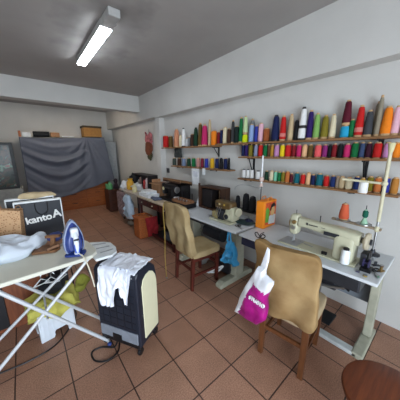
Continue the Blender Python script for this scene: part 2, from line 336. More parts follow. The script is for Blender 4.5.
CC = {'red':(190,32,30),'olive brown':(96,72,34),'salmon tan':(196,132,100),'cream':(214,202,170),'white':(232,232,230),'pale grey':(186,188,190),'grey':(120,122,124),'dark brown':(62,38,28),'dark green':(22,54,36),'magenta':(188,40,98),'beige':(190,168,132),'orange':(232,128,28),'dark red':(122,22,30),'navy blue':(22,32,74),'charcoal grey':(58,58,60),'blackish green':(22,36,34),'green':(18,104,56),'pale green':(186,206,156),'light blue':(140,164,204),'royal blue':(48,60,150),'pale pink':(224,176,190),'rust brown':(150,80,42),'black':(20,20,24),'dark purple':(44,26,90),'light green':(128,172,92),'olive':(124,112,34),'maroon':(84,18,36),'dark grey':(64,66,70),'taupe':(142,134,116),'dusty pink':(178,128,120),
'lilac grey':(136,142,168),'brown':(96,60,40),'ochre':(178,132,48),'lilac':(186,130,176),'yellow':(228,200,32),'peach':(220,172,128),'coral pink':(224,88,92),'purple':(128,38,104),'slate blue':(60,76,110),'plum':(56,18,38),'mint green':(120,190,158),'orange brown':(184,104,52),'teal':(14,92,104),'dark blue':(26,44,96),'greyish brown':(150,132,116),'mustard yellow':(206,158,34),'blue':(44,50,140),'ochre brown':(176,118,52),'green grey':(60,72,66),'grey blue':(110,124,150),'wine red':(120,30,52),'neon yellow':(206,220,24),'cyan':(40,156,196)}
M_core = mat('cardboard_core', (196,160,118), .8); M_dark_core = mat('dark_plastic_core', (40,36,38), .5)
_used = {}
def short(l):
    w = l.split()
    return l if len(w) <= 16 else l.replace(' thread cone', ' cone')
def spool(y, r, h, c, kind, z, x, shelfname, group, prev, nxt, special=''):
    size = 'tall' if h > .27 else ('medium' if h > .19 else 'short')
    what = 'cone' if kind else 'spool'
    lab = '%s %s thread %s on the %s' % (size, c, what, shelfname)
    lab += (', between %s and %s' % (prev, nxt)) if prev and nxt else (', at its left end' if not prev else ', at its right end')
    if c == 'white' and kind == 0:
        n = _used['w'] = _used.get('w', 0)+1
        lab = '%s of the four white thread spools on the lowest right shelf' % ['leftmost','second from the left','third from the left','rightmost'][n-1]
    if special: lab = short(special)
    if len(lab.split()) > 16 and not special: lab = lab.split(' ', 1)[1]
    _used[lab] = _used.get(lab, 0)+1
    if _used[lab] > 1: print('DUPLABEL', lab)
    if len(lab.split()) > 16: print('LONG', lab)
    t = thing('thread_cone' if kind else 'thread_spool', lab, 'thread '+what, (x,y,z), 0, group)
    m = thread_mat(c, CC[c]); r = max(r, .016)*(1.1 if kind == 0 else 1.04)
    if kind == 0:
        MB().lathe([(r*.9,.008),(r,.014),(r*.97,h*.5),(r*.90,h-.02),(r*.80,h-.012)], n=14).build('thread', m, t, world=False, smooth=True)
        MB().lathe([(r*.86,0),(r*.86,.006),(r*.4,.007),(r*.62,h-.012),(r*.58,h)], n=12).build('core', M_core if c not in ('white','black') else M_dark_core, t, world=False)
    elif kind == 1:
        MB().lathe([(r*.94,.02),(r*1.0,.032),(r*.92,h*.4),(r*.68,h*.86),(r*.58,h*.92),(r*.48,h*.94)], n=16).build('thread', m, t, world=False, smooth=True)
        MB().lathe([(r*.97,0),(r*.95,.02),(r*.5,.021),(r*.47,h*.94),(r*.42,h)], n=12).build('core', M_dark_core if c in ('white','dark green','navy blue') else M_core, t, world=False)
    if c == 'white' and kind == 1 and h > .3 and r > .03 and y < 2:
        MB().lathe([(r*.96,h*.36),(r*.97,h*.37),(r*.93,h*.44),(r*.9,h*.45)], n=16).build('label_band', M_dark_core, t, world=False)
    if c == 'red' and kind == 1:
        MB().lathe([(r*1.02,h*.17),(r*1.04,h*.18),(r*1.0,h*.30),(r*.98,h*.31)], n=16).build('label_band', mat('pink_label', (206,120,112), .7), t, world=False)
    return t
def row(data, z, shelfname, group, x=2.34):
    for i, (y, r, h, c, k) in enumerate(data):
        pv = data[i-1][3] if i else None; nx = data[i+1][3] if i+1 < len(data) else None
        if k == 2:   # a cone standing on a low spool
            low = {'pale green': 'neon yellow', 'maroon': 'cyan'}[c]; hb = .115
            spool(y, r*1.05, hb, low, 0, z, x, shelfname, group, pv, nx, 'short %s spool on the %s under a %s cone' % (low, shelfname, c))
            spool(y, r, h-hb, c, 1, z+hb, x, shelfname, group, pv, nx, '%s thread cone standing on the short %s spool' % (c, low))
        else: spool(y, r, h, c, k, z, x, shelfname, group, pv, nx)
TL_ = [t for t in TOP if t[0] > 2.39]; TR_ = [t for t in TOP if t[0] <= 2.39]
row(TL_, 1.70, 'upper left shelf', 'threads on the upper left shelf')
row(TR_, 1.72, 'upper right shelf', 'threads on the upper right shelf')
row(MID, 1.54, 'middle shelf', 'spools on the middle shelf')
row(LOW, 1.25, 'lowest right shelf', 'spools on the lowest right shelf')
row(LL, 1.345, 'lower left shelf', 'spools on the lower left shelf')
# a few threads stand behind the front row
spool(1.80, .034, .30, 'grey', 1, 1.72, 2.392, '', 'threads on the upper right shelf', None, None, 'grey cone leaning behind the light blue spool on the upper right shelf')
spool(.505, .027, .29, 'taupe', 1, 1.72, 2.395, '', 'threads on the upper right shelf', None, None, 'tall taupe cone behind the orange one on the upper right shelf')
# hanging card
hc = MB().box(2.262,2.75,1.06,2.264,2.95,1.33); hc.mi = 1
for i in range(5):
    hc.box(2.2605,2.79,1.27-.018*i,2.2625,2.91,1.276-.018*i)
o = hc.build('hanging_card', [mat('white_card', (224,228,232), .6), mat('pale_print', (150,156,180), .6)])
tag(o, 'white printed card hanging from the lower left spool shelf', 'card')
o = MB().box(2.262,2.61,1.24,2.2805,2.67,1.345).build('paper_tag', mat('white_card', (224,228,232)), bevel=.004)
tag(o, 'small white tag hanging under the lower left shelf below the blue spool', 'tag')
t = thing('thread_bundle', 'dark bundle of black cords hanging under the upper left shelf', 'cord bundle', (2.36,3.5,1.68))
MB().puff([(3.40,1.68),(3.62,1.68),(3.60,1.50),(3.42,1.50)], .08, (2.36,0,0), (0,1,0), (0,0,1), (1,0,0), amp=.25).build('cords', mat('dark_cord', (52,56,54), .9, var=.4, scale=60), t, smooth=True)
MB().tube([(2.36,3.5,1.66),(2.36,3.5,1.69)], .004).build('hook', M_iron, t)
# wall ornament and socket
t = thing('wall_ornament', 'red, white and brown fabric figure hanging on the wall left of the pilaster', 'ornament', (2.40,4.8,1.75))
MB().puff([(4.98,2.10),(4.90,2.0),(4.82,2.0),(4.72,2.08),(4.62,2.02),(4.60,1.85),(4.70,1.76),(4.86,1.76),(4.97,1.86)], .05, (2.40,0,0), (0,1,0), (0,0,1), (1,0,0), amp=.2).build('wings', mat('red_felt', (176,104,108), .9, var=.55, scale=16), t, smooth=True)
MB().ball((2.39,4.80,1.70),.05,.16,.19, amp=.2).build('body', mat('brown_felt', (120,66,44), .9, var=.3), t, smooth=True)
MB().ball((2.40,4.78,1.53),.04,.10,.11, amp=.2).build('tail', mat('green_felt', (72,70,44), .9, var=.3), t, smooth=True)
MB().tube([(2.42,4.8,2.14),(2.41,4.8,2.04)], .003).build('hanging_loop', M_iron, t)
t = thing('light_switch', 'small dark switch on the wall below the upper left shelf', 'switch', (XR,4.0,1.2))
MB().box(XR-.015,3.96,1.17,XR,4.06,1.27).build('plate', mat('dark_plate',(60,58,60)), t, bevel=.004)
MB().box(XR-.022,3.99,1.20,XR-.015,4.03,1.24).build('rocker', M_iron, t, bevel=.002)
# ------------------------------------------------------------------ the back: wardrobe under a sheet
M_ward = wood('wardrobe_wood', (172,98,46), (136,74,34), 'X', .45)
t = thing('wardrobe', 'brown wooden wardrobe at the back wall, mostly hidden under a grey sheet', 'wardrobe', (1,7.15,0))
MB().box(.04,6.92,.0,1.98,7.4,1.97).build('body', M_ward, t, bevel=.005)
for i in range(3):
    for j in range(2):
        x0 = .08+.635*i; z0 = .06+.26*j
        d = MB().box(x0,6.90,z0,x0+.61,6.92,z0+.24).build('drawer', M_ward, t, bevel=.006)
        MB().tube([(x0+.24,6.90,z0+.12),(x0+.25,6.875,z0+.12),(x0+.36,6.875,z0+.12),(x0+.37,6.90,z0+.12)], .007).build('handle', M_iron, d)
M_sheet = mat('grey_sheet', (100,105,118), .9, var=.06, scale=5, bump=.15, bscale=200, spec=.1)
def sheet():
    NU, NV = 90, 60; vs = []; fs = []
    for j in range(NV+1):
        v = j/NV
        for i in range(NU+1):
            u = i/NU
            xt = .03+1.95*u; zt = 1.995+.05*u
            # the cloth sags between the pins at the top
            xb = .02+2.13*u; zb = .40+.05*u+.36*max(0,(u-.3)/.7)**1.2
            x = xt+(xb-xt)*v; z = zt+(zb-zt)*v
            P = (.03, 1.99); Q = (1.50, 2.03)
            w = 0
            if x < 1.5:
                m_ = max(0, min(1, (x-.03)/1.47)); s = 4*m_*(1-m_)
                ph = (2.0-z)
                sag = .16+.24*ph
                q = (ph - sag*s*.95)
                w += (.042*math.sin(q*24)+.02*math.sin(q*41+1))*min(1, ph*4)*math.exp(-max(0,ph-.8)*2.0)*(.3+.7*s)
                w += .006*math.sin((x*3-z*2)*3+1)*min(1, ph*3)
            a = math.atan2(x-1.50, max(.03, 2.06-z)); rr_ = math.hypot(x-1.50, 2.06-z)
            k = math.exp(-abs(a)*1.6)
            w += .040*math.sin(a*15+.6)*min(1, rr_*2.5)*k
            w += .014*noise.noise(Vector((x*2.2, z*2.2, 3)))
            zz = z
            if v < .12: zz = z-.035*4*(x/1.5)*(1-x/1.5)*(1-v/.12) if x < 1.5 else z
            vs.append((x, 6.83-.03*v+w*-1, zz))
    for j in range(NV):
        for i in range(NU):
            a = j*(NU+1)+i; fs.append((a, a+1, a+NU+2, a+NU+1))
    # strip that lies over the top of the wardrobe
    o = len(vs)
    for i in range(NU+1):
        x, y, z = vs[i]; vs.append((x, 7.12, 1.995+.05*i/NU))
    for i in range(NU): fs.append((i, o+i, o+i+1, i+1))
    return MB().add(vs, fs)
o = sheet().build('draped_sheet', M_sheet, smooth=True, solid=.006)
tag(o, 'large dark grey sheet draped in folds over the wardrobe at the back wall', 'sheet')
# things along the top of the wardrobe
def simple(name, mb, m, label, cat, group=None, **k):
    return tag(mb.build(name, m, **k), label, cat, group)
t = thing('cardboard_box', 'yellowish brown lidded box on top of the draped wardrobe', 'box', (1.7,7.0,2.05))
MB().box(1.46,6.86,2.055,1.93,7.2,2.30).build('box_body', mat('box_card', (160,116,62), .8), t, bevel=.006)
MB().box(1.445,6.845,2.30,1.945,7.215,2.355).build('lid', mat('box_lid', (62,52,40), .7), t, bevel=.006)
simple('cloth_roll', MB().tube([(.32,7.0,2.075),(.66,7.0,2.085)], .07, 14), mat('black_cloth', (28,30,34), .9, bump=.3), 'black cloth roll lying on top of the draped wardrobe', 'roll', smooth=True)
simple('small_carton', MB().box(.68,6.9,2.02,.88,7.08,2.13), mat('carton', (150,112,80), .8), 'small brown carton beside the black roll on the wardrobe', 'box', bevel=.004)
simple('white_carton', MB().box(.10,6.92,2.0,.27,7.08,2.11), mat('white_card', (224,228,232)), 'small white carton at the left end of the wardrobe top', 'box', bevel=.004)
simple('folded_paper', MB().box(.92,6.9,2.03,1.22,7.1,2.055), mat('white_card', (224,228,232)), 'flat white papers beside the small brown carton on the wardrobe', 'paper', bevel=.004)
simple('upright_slat', MB().box(.03,6.88,2.0,.08,6.93,2.14), M_ward, 'short wooden slat standing at the left corner of the wardrobe top', 'slat', bevel=.003)
# pale cabinet in the corner
t = thing('tall_cabinet', 'tall pale grey cabinet in the back right corner beside the grey sheet', 'cabinet', (2.2,7.2,0))
M_pale = mat('pale_cabinet', (150,156,160), .6)
MB().box(2.04,7.0,0,2.36,7.42,1.93).build('body', M_pale, t, bevel=.008)
d = MB().box(2.05,6.985,.05,2.35,7.0,1.9).build('door', M_pale, t, bevel=.004)
MB().box(2.08,6.97,1.0,2.10,6.985,1.15).build('handle', M_alu, d)
# mirror on a pale chest at the left
t = thing('chest', 'pale low chest under the black framed mirror at the left edge', 'chest', (-.5,6.8,0))
MB().box(-1.0,6.45,0,-.06,7.0,.80).build('body', mat('chest_paint', (150,154,152), .6), t, bevel=.01)
for i in range(3): MB().box(-.98,6.435,.05+.25*i,-.08,6.45,.27+.25*i).build('drawer', mat('chest_paint', (150,154,152)), t, bevel=.006)
t = thing('mirror', 'black framed mirror standing on a chest at the left edge, painted reflection of coloured clothes', 'mirror', (-.5,6.5,.80))
f = MB(); x0, x1, z0, z1 = -.85, -.115, .80, 1.84
f.box(x0,6.5,z0,x1,6.53,z0+.06); f.box(x0,6.5,z1-.06,x1,6.53,z1); f.box(x0,6.5,z0+.06,x0+.06,6.53,z1-.06); f.box(x1-.06,6.5,z0+.06,x1,6.53,z1-.06)
f.build('mirror_frame', mat('black_frame', (18,18,20), .4), t, bevel=.004)
gm = mat('painted_reflection', (60,70,58), .25, var=.3, scale=5)  # the mirrored clothes are painted on as blotches of colour
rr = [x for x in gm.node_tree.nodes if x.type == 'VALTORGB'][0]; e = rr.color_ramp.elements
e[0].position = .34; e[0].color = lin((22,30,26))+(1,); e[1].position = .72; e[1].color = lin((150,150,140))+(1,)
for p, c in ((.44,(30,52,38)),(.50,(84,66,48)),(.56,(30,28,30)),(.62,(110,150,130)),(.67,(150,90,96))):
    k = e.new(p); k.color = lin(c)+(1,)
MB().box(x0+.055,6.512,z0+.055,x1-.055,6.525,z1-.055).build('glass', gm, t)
# dark cabinet with odds and ends in the corner
t = thing('small_cabinet', 'low brown cabinet in the corner beside the wardrobe, with green things on it', 'cabinet', (1.86,6.0,0))
MB().box(1.69,5.9,.02,2.04,6.3,.62).build('body', wood('dark_cab', (82,46,30), (58,30,22), 'X'), t, bevel=.006)
MB().box(1.71,5.885,.06,2.02,5.9,.58).build('door', wood('dark_cab', (82,46,30), (58,30,22), 'X'), t, bevel=.006)
simple('green_bottle', MB().lathe([(.05,0),(.055,.02),(.055,.13),(.02,.17),(.018,.20)], (1.76,5.98,.625)), mat('green_plastic', (96,168,110), .4), 'green plastic bottle on the low brown cabinet in the corner', 'bottle', smooth=True)
simple('green_box', MB().box(1.70,6.06,.625,1.85,6.2,.76), mat('green_card', (110,176,120), .7), 'pale green box behind the green bottle on the low cabinet', 'box', bevel=.004)
simple('dark_doll', MB().lathe([(.06,0),(.075,.03),(.05,.12),(.03,.16),(.05,.19),(.055,.23),(.03,.28)], (1.93,6.0,.625)), mat('dark_felt', (46,34,44), .9), 'small dark doll shaped bundle on the low cabinet, right of the green bottle', 'doll', smooth=True)
simple('pet_bottle', MB().lathe([(.04,0),(.045,.02),(.045,.15),(.018,.2),(.018,.23)], (1.95,5.75,0)), mat('clear_white', (190,186,180), .3), 'whitish bottle on the floor before the low brown cabinet', 'bottle', smooth=True)
# ------------------------------------------------------------------ corner table with clutter
M_top = mat('white_laminate', (205,210,214), .35, var=.03)
t = thing('corner_table', 'old table with pale top and hanging clutter between the corner and the dark sewing table', 'table', (1.98,4.75,0))
MB().box(1.70,4.08,.73,2.25,5.12,.76).build('tabletop', mat('pale_top', (186,176,168), .5), t, bevel=.004)
for x in (1.76,2.2):
    for y in (4.14,5.06): MB().box(x-.02,y-.02,0,x+.02,y+.02,.73).build('leg', M_iron, t)
simple('floral_cloth', MB().puff([(4.60,.74),(5.02,.74),(5.04,.18),(4.80,.14),(4.60,.20)], .09, (1.64,0,0), (0,1,0), (0,0,1), (1,0,0), amp=.25), mat('floral', (128,108,110), .9, var=.45, scale=18), 'greyish pink patterned cloth bundle hanging from the corner table', 'cloth', smooth=True)
simple('plastic_bag', MB().puff([(4.20,.75),(4.40,.75),(4.42,.5),(4.50,.28),(4.3,.20),(4.10,.26),(4.16,.5)], .14, (1.60,0,0), (0,1,0), (0,0,1), (1,0,0), amp=.3), mat('bluish_plastic', (168,184,200), .4, var=.15), 'white and blue plastic bag hanging from the corner table edge', 'bag', smooth=True)
simple('white_bundle', MB().ball((1.83,4.98,.85),.12,.12,.10, amp=.35, seed=3), mat('white_cloth', (222,224,226), .85), 'white crumpled cloth bundle on the far end of the corner table', 'cloth', smooth=True)
simple('black_bundle', MB().ball((2.00,4.92,.92),.075,.15,.17, amp=.35, seed=8), mat('black_cloth', (28,30,34)), 'black crumpled clothes behind the yellow jug on the corner table', 'clothes', smooth=True)
simple('yellow_jug', MB().lathe([(.06,0),(.085,.03),(.08,.17),(.05,.22),(.06,.26)], (1.86,4.78,.762)), mat('yellow_plastic', (214,160,50), .5), 'yellow plastic jug on the corner table before the black clothes', 'jug', smooth=True)
simple('cream_bottle', MB().lathe([(.05,0),(.055,.02),(.05,.12),(.02,.16),(.02,.19)], (1.80,4.40,.762)), mat('cream_plastic', (214,204,160), .5), 'cream bottle near the edge of the corner table, right of the yellow jug', 'bottle', smooth=True)
simple('white_lump', MB().ball((1.94,4.58,.83),.11,.13,.08, amp=.4, seed=5), mat('white_cloth', (222,224,226)), 'white crumpled bag in the middle of the corner table behind the cream bottle', 'bag', smooth=True)
t = thing('display_case', 'dark box with small red and white figures on the corner table against the wall', 'case', (2.2,4.75,.76))
c_ = MB(); c_.box(2.30,4.3,.762,2.34,5.2,1.10); c_.box(2.08,4.3,1.07,2.30,5.2,1.10); c_.box(2.08,4.3,.762,2.30,4.34,1.07); c_.box(2.08,5.16,.762,2.30,5.2,1.07); c_.box(2.08,4.62,.762,2.30,4.65,1.07); c_.box(2.08,4.34,.762,2.30,5.16,.79)
c_.build('case_body', mat('case_black', (34,28,30), .5), t)
for y, c, h in ((4.42,(200,180,180),.25),(4.54,(180,60,60),.20),(4.74,(150,120,110),.25),(4.88,(190,180,170),.18),(5.02,(150,50,50),.22)):
    MB().lathe([(.04,0),(.05,.03),(.03,h*.6),(.035,h*.8),(.015,h)], (2.11,y,.79), n=10).build('figure', mat('fig%d' % c[0]+str(c[1]), c), t, smooth=True)
simple('shoe', MB().ball((1.80,4.72,.05),.06,.14,.05, amp=.1), mat('brown_shoe', (92,66,50), .6), 'brown shoe on the floor under the hanging white bag, farther one', 'shoe', 'shoes under the corner table', smooth=True)
simple('shoe', MB().ball((1.70,4.50,.05),.06,.14,.05, amp=.1), mat('grey_shoe', (150,140,130), .6), 'light shoe on the floor under the hanging white bag, nearer one', 'shoe', 'shoes under the corner table', smooth=True)
# basket
t = thing('wicker_basket', 'orange brown wicker basket on the floor at the end of the dark sewing table', 'basket', (1.66,3.9,0))
M_wick = mat('wicker', (168,92,44), .7, var=.35, scale=60, bump=.6, bscale=80)
MB().prism([(1.50,3.58),(1.76,3.58),(1.76,3.86),(1.50,3.86)], 0, .40).build('basket_body', M_wick, t, bevel=.03)
MB().tube(curve_pts([(1.50,3.58,.405),(1.76,3.58,.405),(1.76,3.86,.405),(1.50,3.86,.405),(1.50,3.58,.405)],3), .014).build('rim', M_wick, t)
simple('red_cloth', MB().puff([(1.60,.42),(1.84,.42),(1.86,.2),(1.84,.03),(1.64,.04)], .09, (0,3.52,0), (1,0,0), (0,0,1), (0,1,0), amp=.2), mat('red_cloth', (140,28,34), .9, var=.2), 'red cloth bundle at the right side of the wicker basket', 'cloth', smooth=True)
# ------------------------------------------------------------------ sewing tables along the right wall
M_beige = mat('machine_beige', (188,186,160), .35, var=.04); M_steel = mat('steel', (170,172,174), .3, .9); M_dsteel = mat('dark_metal', (58,60,66), .45, .5)
M_legpaint = mat('leg_grey_paint', (168,168,150), .5); M_navy = mat('navy_apron', (38,42,66), .6); M_black = mat('black_plastic', (20,20,23), .4)
M_redwood = wood('dark_red_wood', (72,24,20), (48,16,14), 'Y', .4)
# old table with dark red wooden front
t = thing('sewing_table', 'dark red wooden sewing table with beige top edge beyond the far chair', 'table', (1.95,3.35,0))
MB().box(1.67,2.66,.735,2.22,4.03,.76).build('tabletop', mat('worn_top', (190,172,150), .5), t, bevel=.004)
MB().box(1.69,2.70,.60,2.20,3.99,.735).build('apron', M_redwood, t, bevel=.006)
for i in range(3):
    y0 = 2.74+.42*i; d = MB().box(1.675,y0,.615,1.69,y0+.38,.725).build('drawer', M_redwood, t, bevel=.004)
    MB().ball((1.665,y0+.19,.67),.012,.012,.012).build('knob', M_beige, d, smooth=True)
for x in (1.72,2.16):
    for y in (2.74,3.94): MB().bar((x,y,0),(x,y,.60),.05,.05).build('leg', M_redwood, t, bevel=.004)
MB().box(2.14,2.76,.06,2.16,3.94,.60).build('back_panel', M_redwood, t)  # dark panel added so the open space beneath the table reads as shaded
MB().bar((1.72,2.76,.08),(1.72,3.94,.08),.03,.05).build('stretcher', M_redwood, t)
MB().box(1.74,3.05,.04,2.1,3.6,.07).build('treadle', M_iron, t, bevel=.004)
# two white industrial tables
def work_table(label, y0, y1, fy0, fy1):
    t = thing('sewing_table', label, 'table', (1.94,(y0+y1)/2,0))
    MB().box(1.65,y0,.735,2.23,y1,.76).build('tabletop', M_top, t, bevel=.006)
    for y in (fy0, fy1):
        MB().box(1.86,y-.045,.05,2.02,y+.045,.72).build('leg', M_legpaint, t, bevel=.012)
        MB().prism([(1.60,0),(2.20,0),(2.20,.05),(2.14,.075),(1.66,.075),(1.60,.04)], y-.05, y+.05, 'Y').build('foot', M_legpaint, t, bevel=.01)
        MB().box(1.72,y-.03,.70,2.18,y+.03,.735).build('top_bracket', M_dsteel, t)
    return t
ta = work_table('white topped industrial sewing table carrying the overlock machine and the open wooden case', 1.40, 2.60, 1.60, 2.45)
MB().box(1.68,1.62,.69,2.2,2.42,.735).build('drip_tray', M_dsteel, ta, bevel=.004)
MB().tube([(2.0,1.6,.42),(2.0,2.45,.42)], .02).build('crossbar', M_legpaint, ta)
MB().tube([(1.95,1.85,.5),(1.95,2.2,.5)], .09, 16).build('motor', M_dsteel, ta, smooth=True)
t = thing('sewing_table', 'white topped industrial sewing table nearest the camera carrying the long beige sewing machine', 'table', (1.94,.78,0)); tb = t
MB().box(1.65,.20,.735,2.23,1.355,.76).build('tabletop', M_top, t, bevel=.006)
MB().box(1.668,.9,.645,1.69,1.33,.735).build('apron', M_navy, t, bevel=.003)
MB().box(1.69,.92,.66,2.18,1.33,.733).build('drawer', M_navy, t, bevel=.004)
MB().box(1.72,.30,.60,2.1,.88,.70).build('oil_pan', M_dsteel, t, bevel=.01)
for y in (.26,1.22):
    MB().box(2.06,y-.03,.05,2.13,y+.03,.73).build('leg', M_legpaint, t, bevel=.008)
    MB().box(1.80,y-.04,0,2.22,y+.04,.045).build('foot', M_legpaint, t, bevel=.01)
MB().box(1.80,.26,.005,1.87,1.20,.04).build('base_rail', mat('pale_paint', (190,196,196), .4), t, bevel=.008)
MB().box(2.16,.26,.30,2.18,1.2,.62).build('back_panel', mat('panel_grey', (116,124,132), .5), t, bevel=.004)
MB().tube([(1.96,.50,.50),(1.96,.74,.50)], .085, 18).build('motor', M_dsteel, t, smooth=True)
MB().lathe([(.05,0),(.055,.01),(.03,.015),(.055,.02),(.05,.03)], (1.96,.44,.50), 'Y').build('pulley', M_steel, t)
MB().box(1.90,.56,.57,2.02,.70,.66).build('motor_bracket', M_dsteel, t)
MB().tube(curve_pts([(1.80,.32,.60),(1.78,.55,.52),(1.80,.80,.56),(1.80,1.0,.52)],5), .012).build('knee_lever', M_steel, t, smooth=True)
MB().tube(curve_pts([(1.74,.36,.58),(1.76,.50,.63),(1.74,.66,.55),(1.78,.85,.60)],5), .008).build('cable', M_black, t, smooth=True)
MB().box(1.92,.50,.06,2.1,.95,.08).build('treadle', M_iron, t, bevel=.004)
MB().tube([(2.0,.66,.08),(1.97,.62,.44)], .008).build('pitman_rod', M_steel, t)
# ------------------------------------------------------------------ the long beige machine
t = thing('sewing_machine', 'long beige industrial sewing machine with oval head end and handwheel on the nearest white table', 'sewing machine', (1.86,.62,.76))
b_ = MB().box(1.765,.36,.76,1.955,.98,.775).build('bed', M_beige, t, bevel=.006)
MB().box(1.775,.80,.775,1.945,.97,.778).build('slide_plate', M_steel, b_)
MB().soft((.155,.14,.21), Matrix.Translation((1.86,.455,.87)), rnd=.45, amp=0, seg=8).build('pillar', M_beige, t, smooth=True)
a_ = MB(); N = 10; prof = []
def ring(y, zc, hh, ww):
    return [(1.86+ww/2*math.copysign(abs(math.cos(q))**.55, math.cos(q)), y, zc+hh/2*math.copysign(abs(math.sin(q))**.55, math.sin(q))) for q in [2*PI*k/16 for k in range(16)]]
secs = [(.365,.958,.085,.12),(.40,.958,.105,.14),(.52,.966,.105,.13),(.60,.976,.085,.105),(.75,.985,.075,.095),(.82,.985,.09,.095)]
vs = []; fs = []
for s_ in secs: vs += ring(*s_)
for i in range(len(secs)-1):
    for j in range(16): fs.append((i*16+j, i*16+(j+1)%16, (i+1)*16+(j+1)%16, (i+1)*16+j))
fs += [tuple(range(16))[::-1], tuple(range((len(secs)-1)*16, len(secs)*16))]
arm = a_.add(vs, fs).build('arm', M_beige, t, smooth=True)
MB().box(1.789,.49,.945,1.794,.60,.975).build('oil_window', M_dsteel, arm, bevel=.003)
d = MB().box(1.808,.735,.985,1.813,.75,1.003)
d.box(1.8085,.655,.986,1.812,.728,.994).box(1.8085,.56,.988,1.811,.63,.992)
d.build('lettering_mark', mat('dark_print', (60,58,56), .5), arm)
MB().soft((.10,.075,.19), Matrix.Translation((1.86,.865,.955)), rnd=.75, amp=0, seg=8).build('head', M_beige, t, smooth=True)
fp = MB().lathe([(.045,0),(.045,.008),(.03,.012)], (1.86,.898,.965), 'Y').build('face_plate', mat('brass_worn', (146,120,74), .4, .6), t)
MB().lathe([(.018,0),(.02,.008),(.012,.02),(.02,.024),(.008,.03)], (1.80,.86,.93), 'X').build('tension_dial', M_steel, t)
MB().lathe([(.016,0),(.018,-.008),(.010,-.02),(.016,-.024)], (1.812,.85,.985), 'X').build('tension_knob', mat('brass_worn', (146,120,74)), t)
MB().tube([(1.86,.865,.87),(1.86,.865,.79)], .005).build('needle_bar', M_steel, t)
MB().box(1.845,.845,.777,1.872,.885,.784).tube([(1.862,.875,.78),(1.862,.875,.86)], .004).build('presser_foot', M_steel, t)
MB().tube([(1.86,.862,1.04),(1.86,.865,1.085)], .003).build('thread_pin', M_black, t)
MB().tube([(1.86,.66,1.02),(1.86,.66,1.075)], .004).build('thread_pin', M_black, t)
MB().tube([(1.82,.68,.80),(1.85,.80,.80)], .004).build('hem_guide', M_steel, t)
MB().box(1.79,.56,.776,1.81,.60,.80).build('bed_stop', M_black, t, bevel=.003)
MB().lathe([(.03,0),(.062,.004),(.066,.018),(.06,.03),(.03,.034),(.022,.045)], (1.86,.312,.955), 'Y', 22).build('handwheel', mat('wheel_beige', (186,176,152), .4), t, smooth=True)
MB().tube([(1.86,.30,.955),(1.86,.40,.955)], .022).build('shaft', M_dsteel, t)
MB().box(1.80,.30,.78,1.90,.345,.88).build('belt_guard', M_dsteel, t, bevel=.01)
t = thing('bobbin_winder', 'dark bobbin winder standing beside the handwheel on the nearest white table', 'bobbin winder', (1.80,.30,.76))
MB().box(1.76,.265,.76,1.84,.33,.785).build('base', M_black, t, bevel=.004)
MB().tube([(1.80,.295,.785),(1.80,.295,.90)], .008).build('post', M_black, t)
MB().lathe([(.03,0),(.03,.006),(.01,.008),(.01,.03),(.03,.032),(.03,.038)], (1.79,.28,.82), 'Y').build('bobbin', mat('violet_dark', (52,48,84), .4), t)
MB().lathe([(.024,0),(.026,.01),(.02,.02)], (1.82,.285,.88), 'Y').build('wheel', M_black, t)
t = thing('thread_jar', 'small white cup with black rim standing in front of the beige machine pillar', 'cup', (1.765,.425,.775))
MB().lathe([(.028,0),(.031,.01),(.029,.095),(.024,.11)], (0,0,0)).build('cup_body', mat('white_plastic', (232,236,238), .3), t, world=False, smooth=True)
MB().lathe([(.019,.106),(.02,.122),(.012,.128)], (0,0,0)).build('cap', M_black, t, world=False)
# metal odds and ends
rnd = random.Random(4)
def scissors(x, y, rz, label):
    t = thing('scissors', label, 'scissors', (x,y,.7625), rz)
    MB().prism([(-.006,0),(.006,0),(.002,.09)], .001, .004).prism([(-.006,0),(.006,0),(-.002,.09)], .004, .007).build('blades', M_steel, t, world=False)
    for s_ in (-1,1): MB().tube([(.018*s_+.016*math.cos(q), -.05+.026*math.sin(q), .004) for q in [PI*k/6 for k in range(13)]], .004, 6).tube([(0,0,.004),(.012*s_,-.03,.004)], .004, 6).build('handle_ring', M_black, t, world=False)
scissors(1.80,.245,1.9,'small steel scissors lying at the near end of the white table by the bobbin winder')
for i, (x, y, c, nm, ct, lb) in enumerate([(1.93,.27,M_dsteel,'presser_foot','presser foot','loose dark presser foot behind the bobbin winder on the nearest table'),
        (2.0,.30,M_steel,'presser_foot','presser foot','loose shiny presser foot by the thread stand base on the nearest table'),
        (1.86,.225,mat('brass_worn',(146,120,74)),'presser_foot','presser foot','loose brass presser foot next to the small scissors on the nearest table')]):
    t = thing(nm, lb, ct, (x,y,.76), rnd.random()*3)
    MB().box(-.012,-.03,.001,.012,.02,.008).build('sole', c, t, world=False, bevel=.002)
    MB().box(-.006,-.008,.008,.006,.008,.035).build('shank', c, t, world=False, bevel=.002)
for i, (x, y, cn, c) in enumerate([(1.73,.33,'violet',(70,62,110)),(1.70,.28,'yellow',(190,160,60)),(1.76,.225,'green',(60,120,80)),(1.95,.235,'brown',(110,80,60))]):
    t = thing('bobbin', '%s bobbin lying among the metal bits at the near end of the white table' % cn, 'bobbin', (x,y,.76))
    MB().lathe([(.014,0),(.014,.002),(.006,.003),(.006,.010),(.014,.011),(.014,.013)], n=12).build('bobbin_reel', M_steel, t, world=False)
    MB().lathe([(.011,.003),(.012,.006),(.011,.010)], n=12).build('thread', thread_mat('bob '+cn, c), t, world=False)
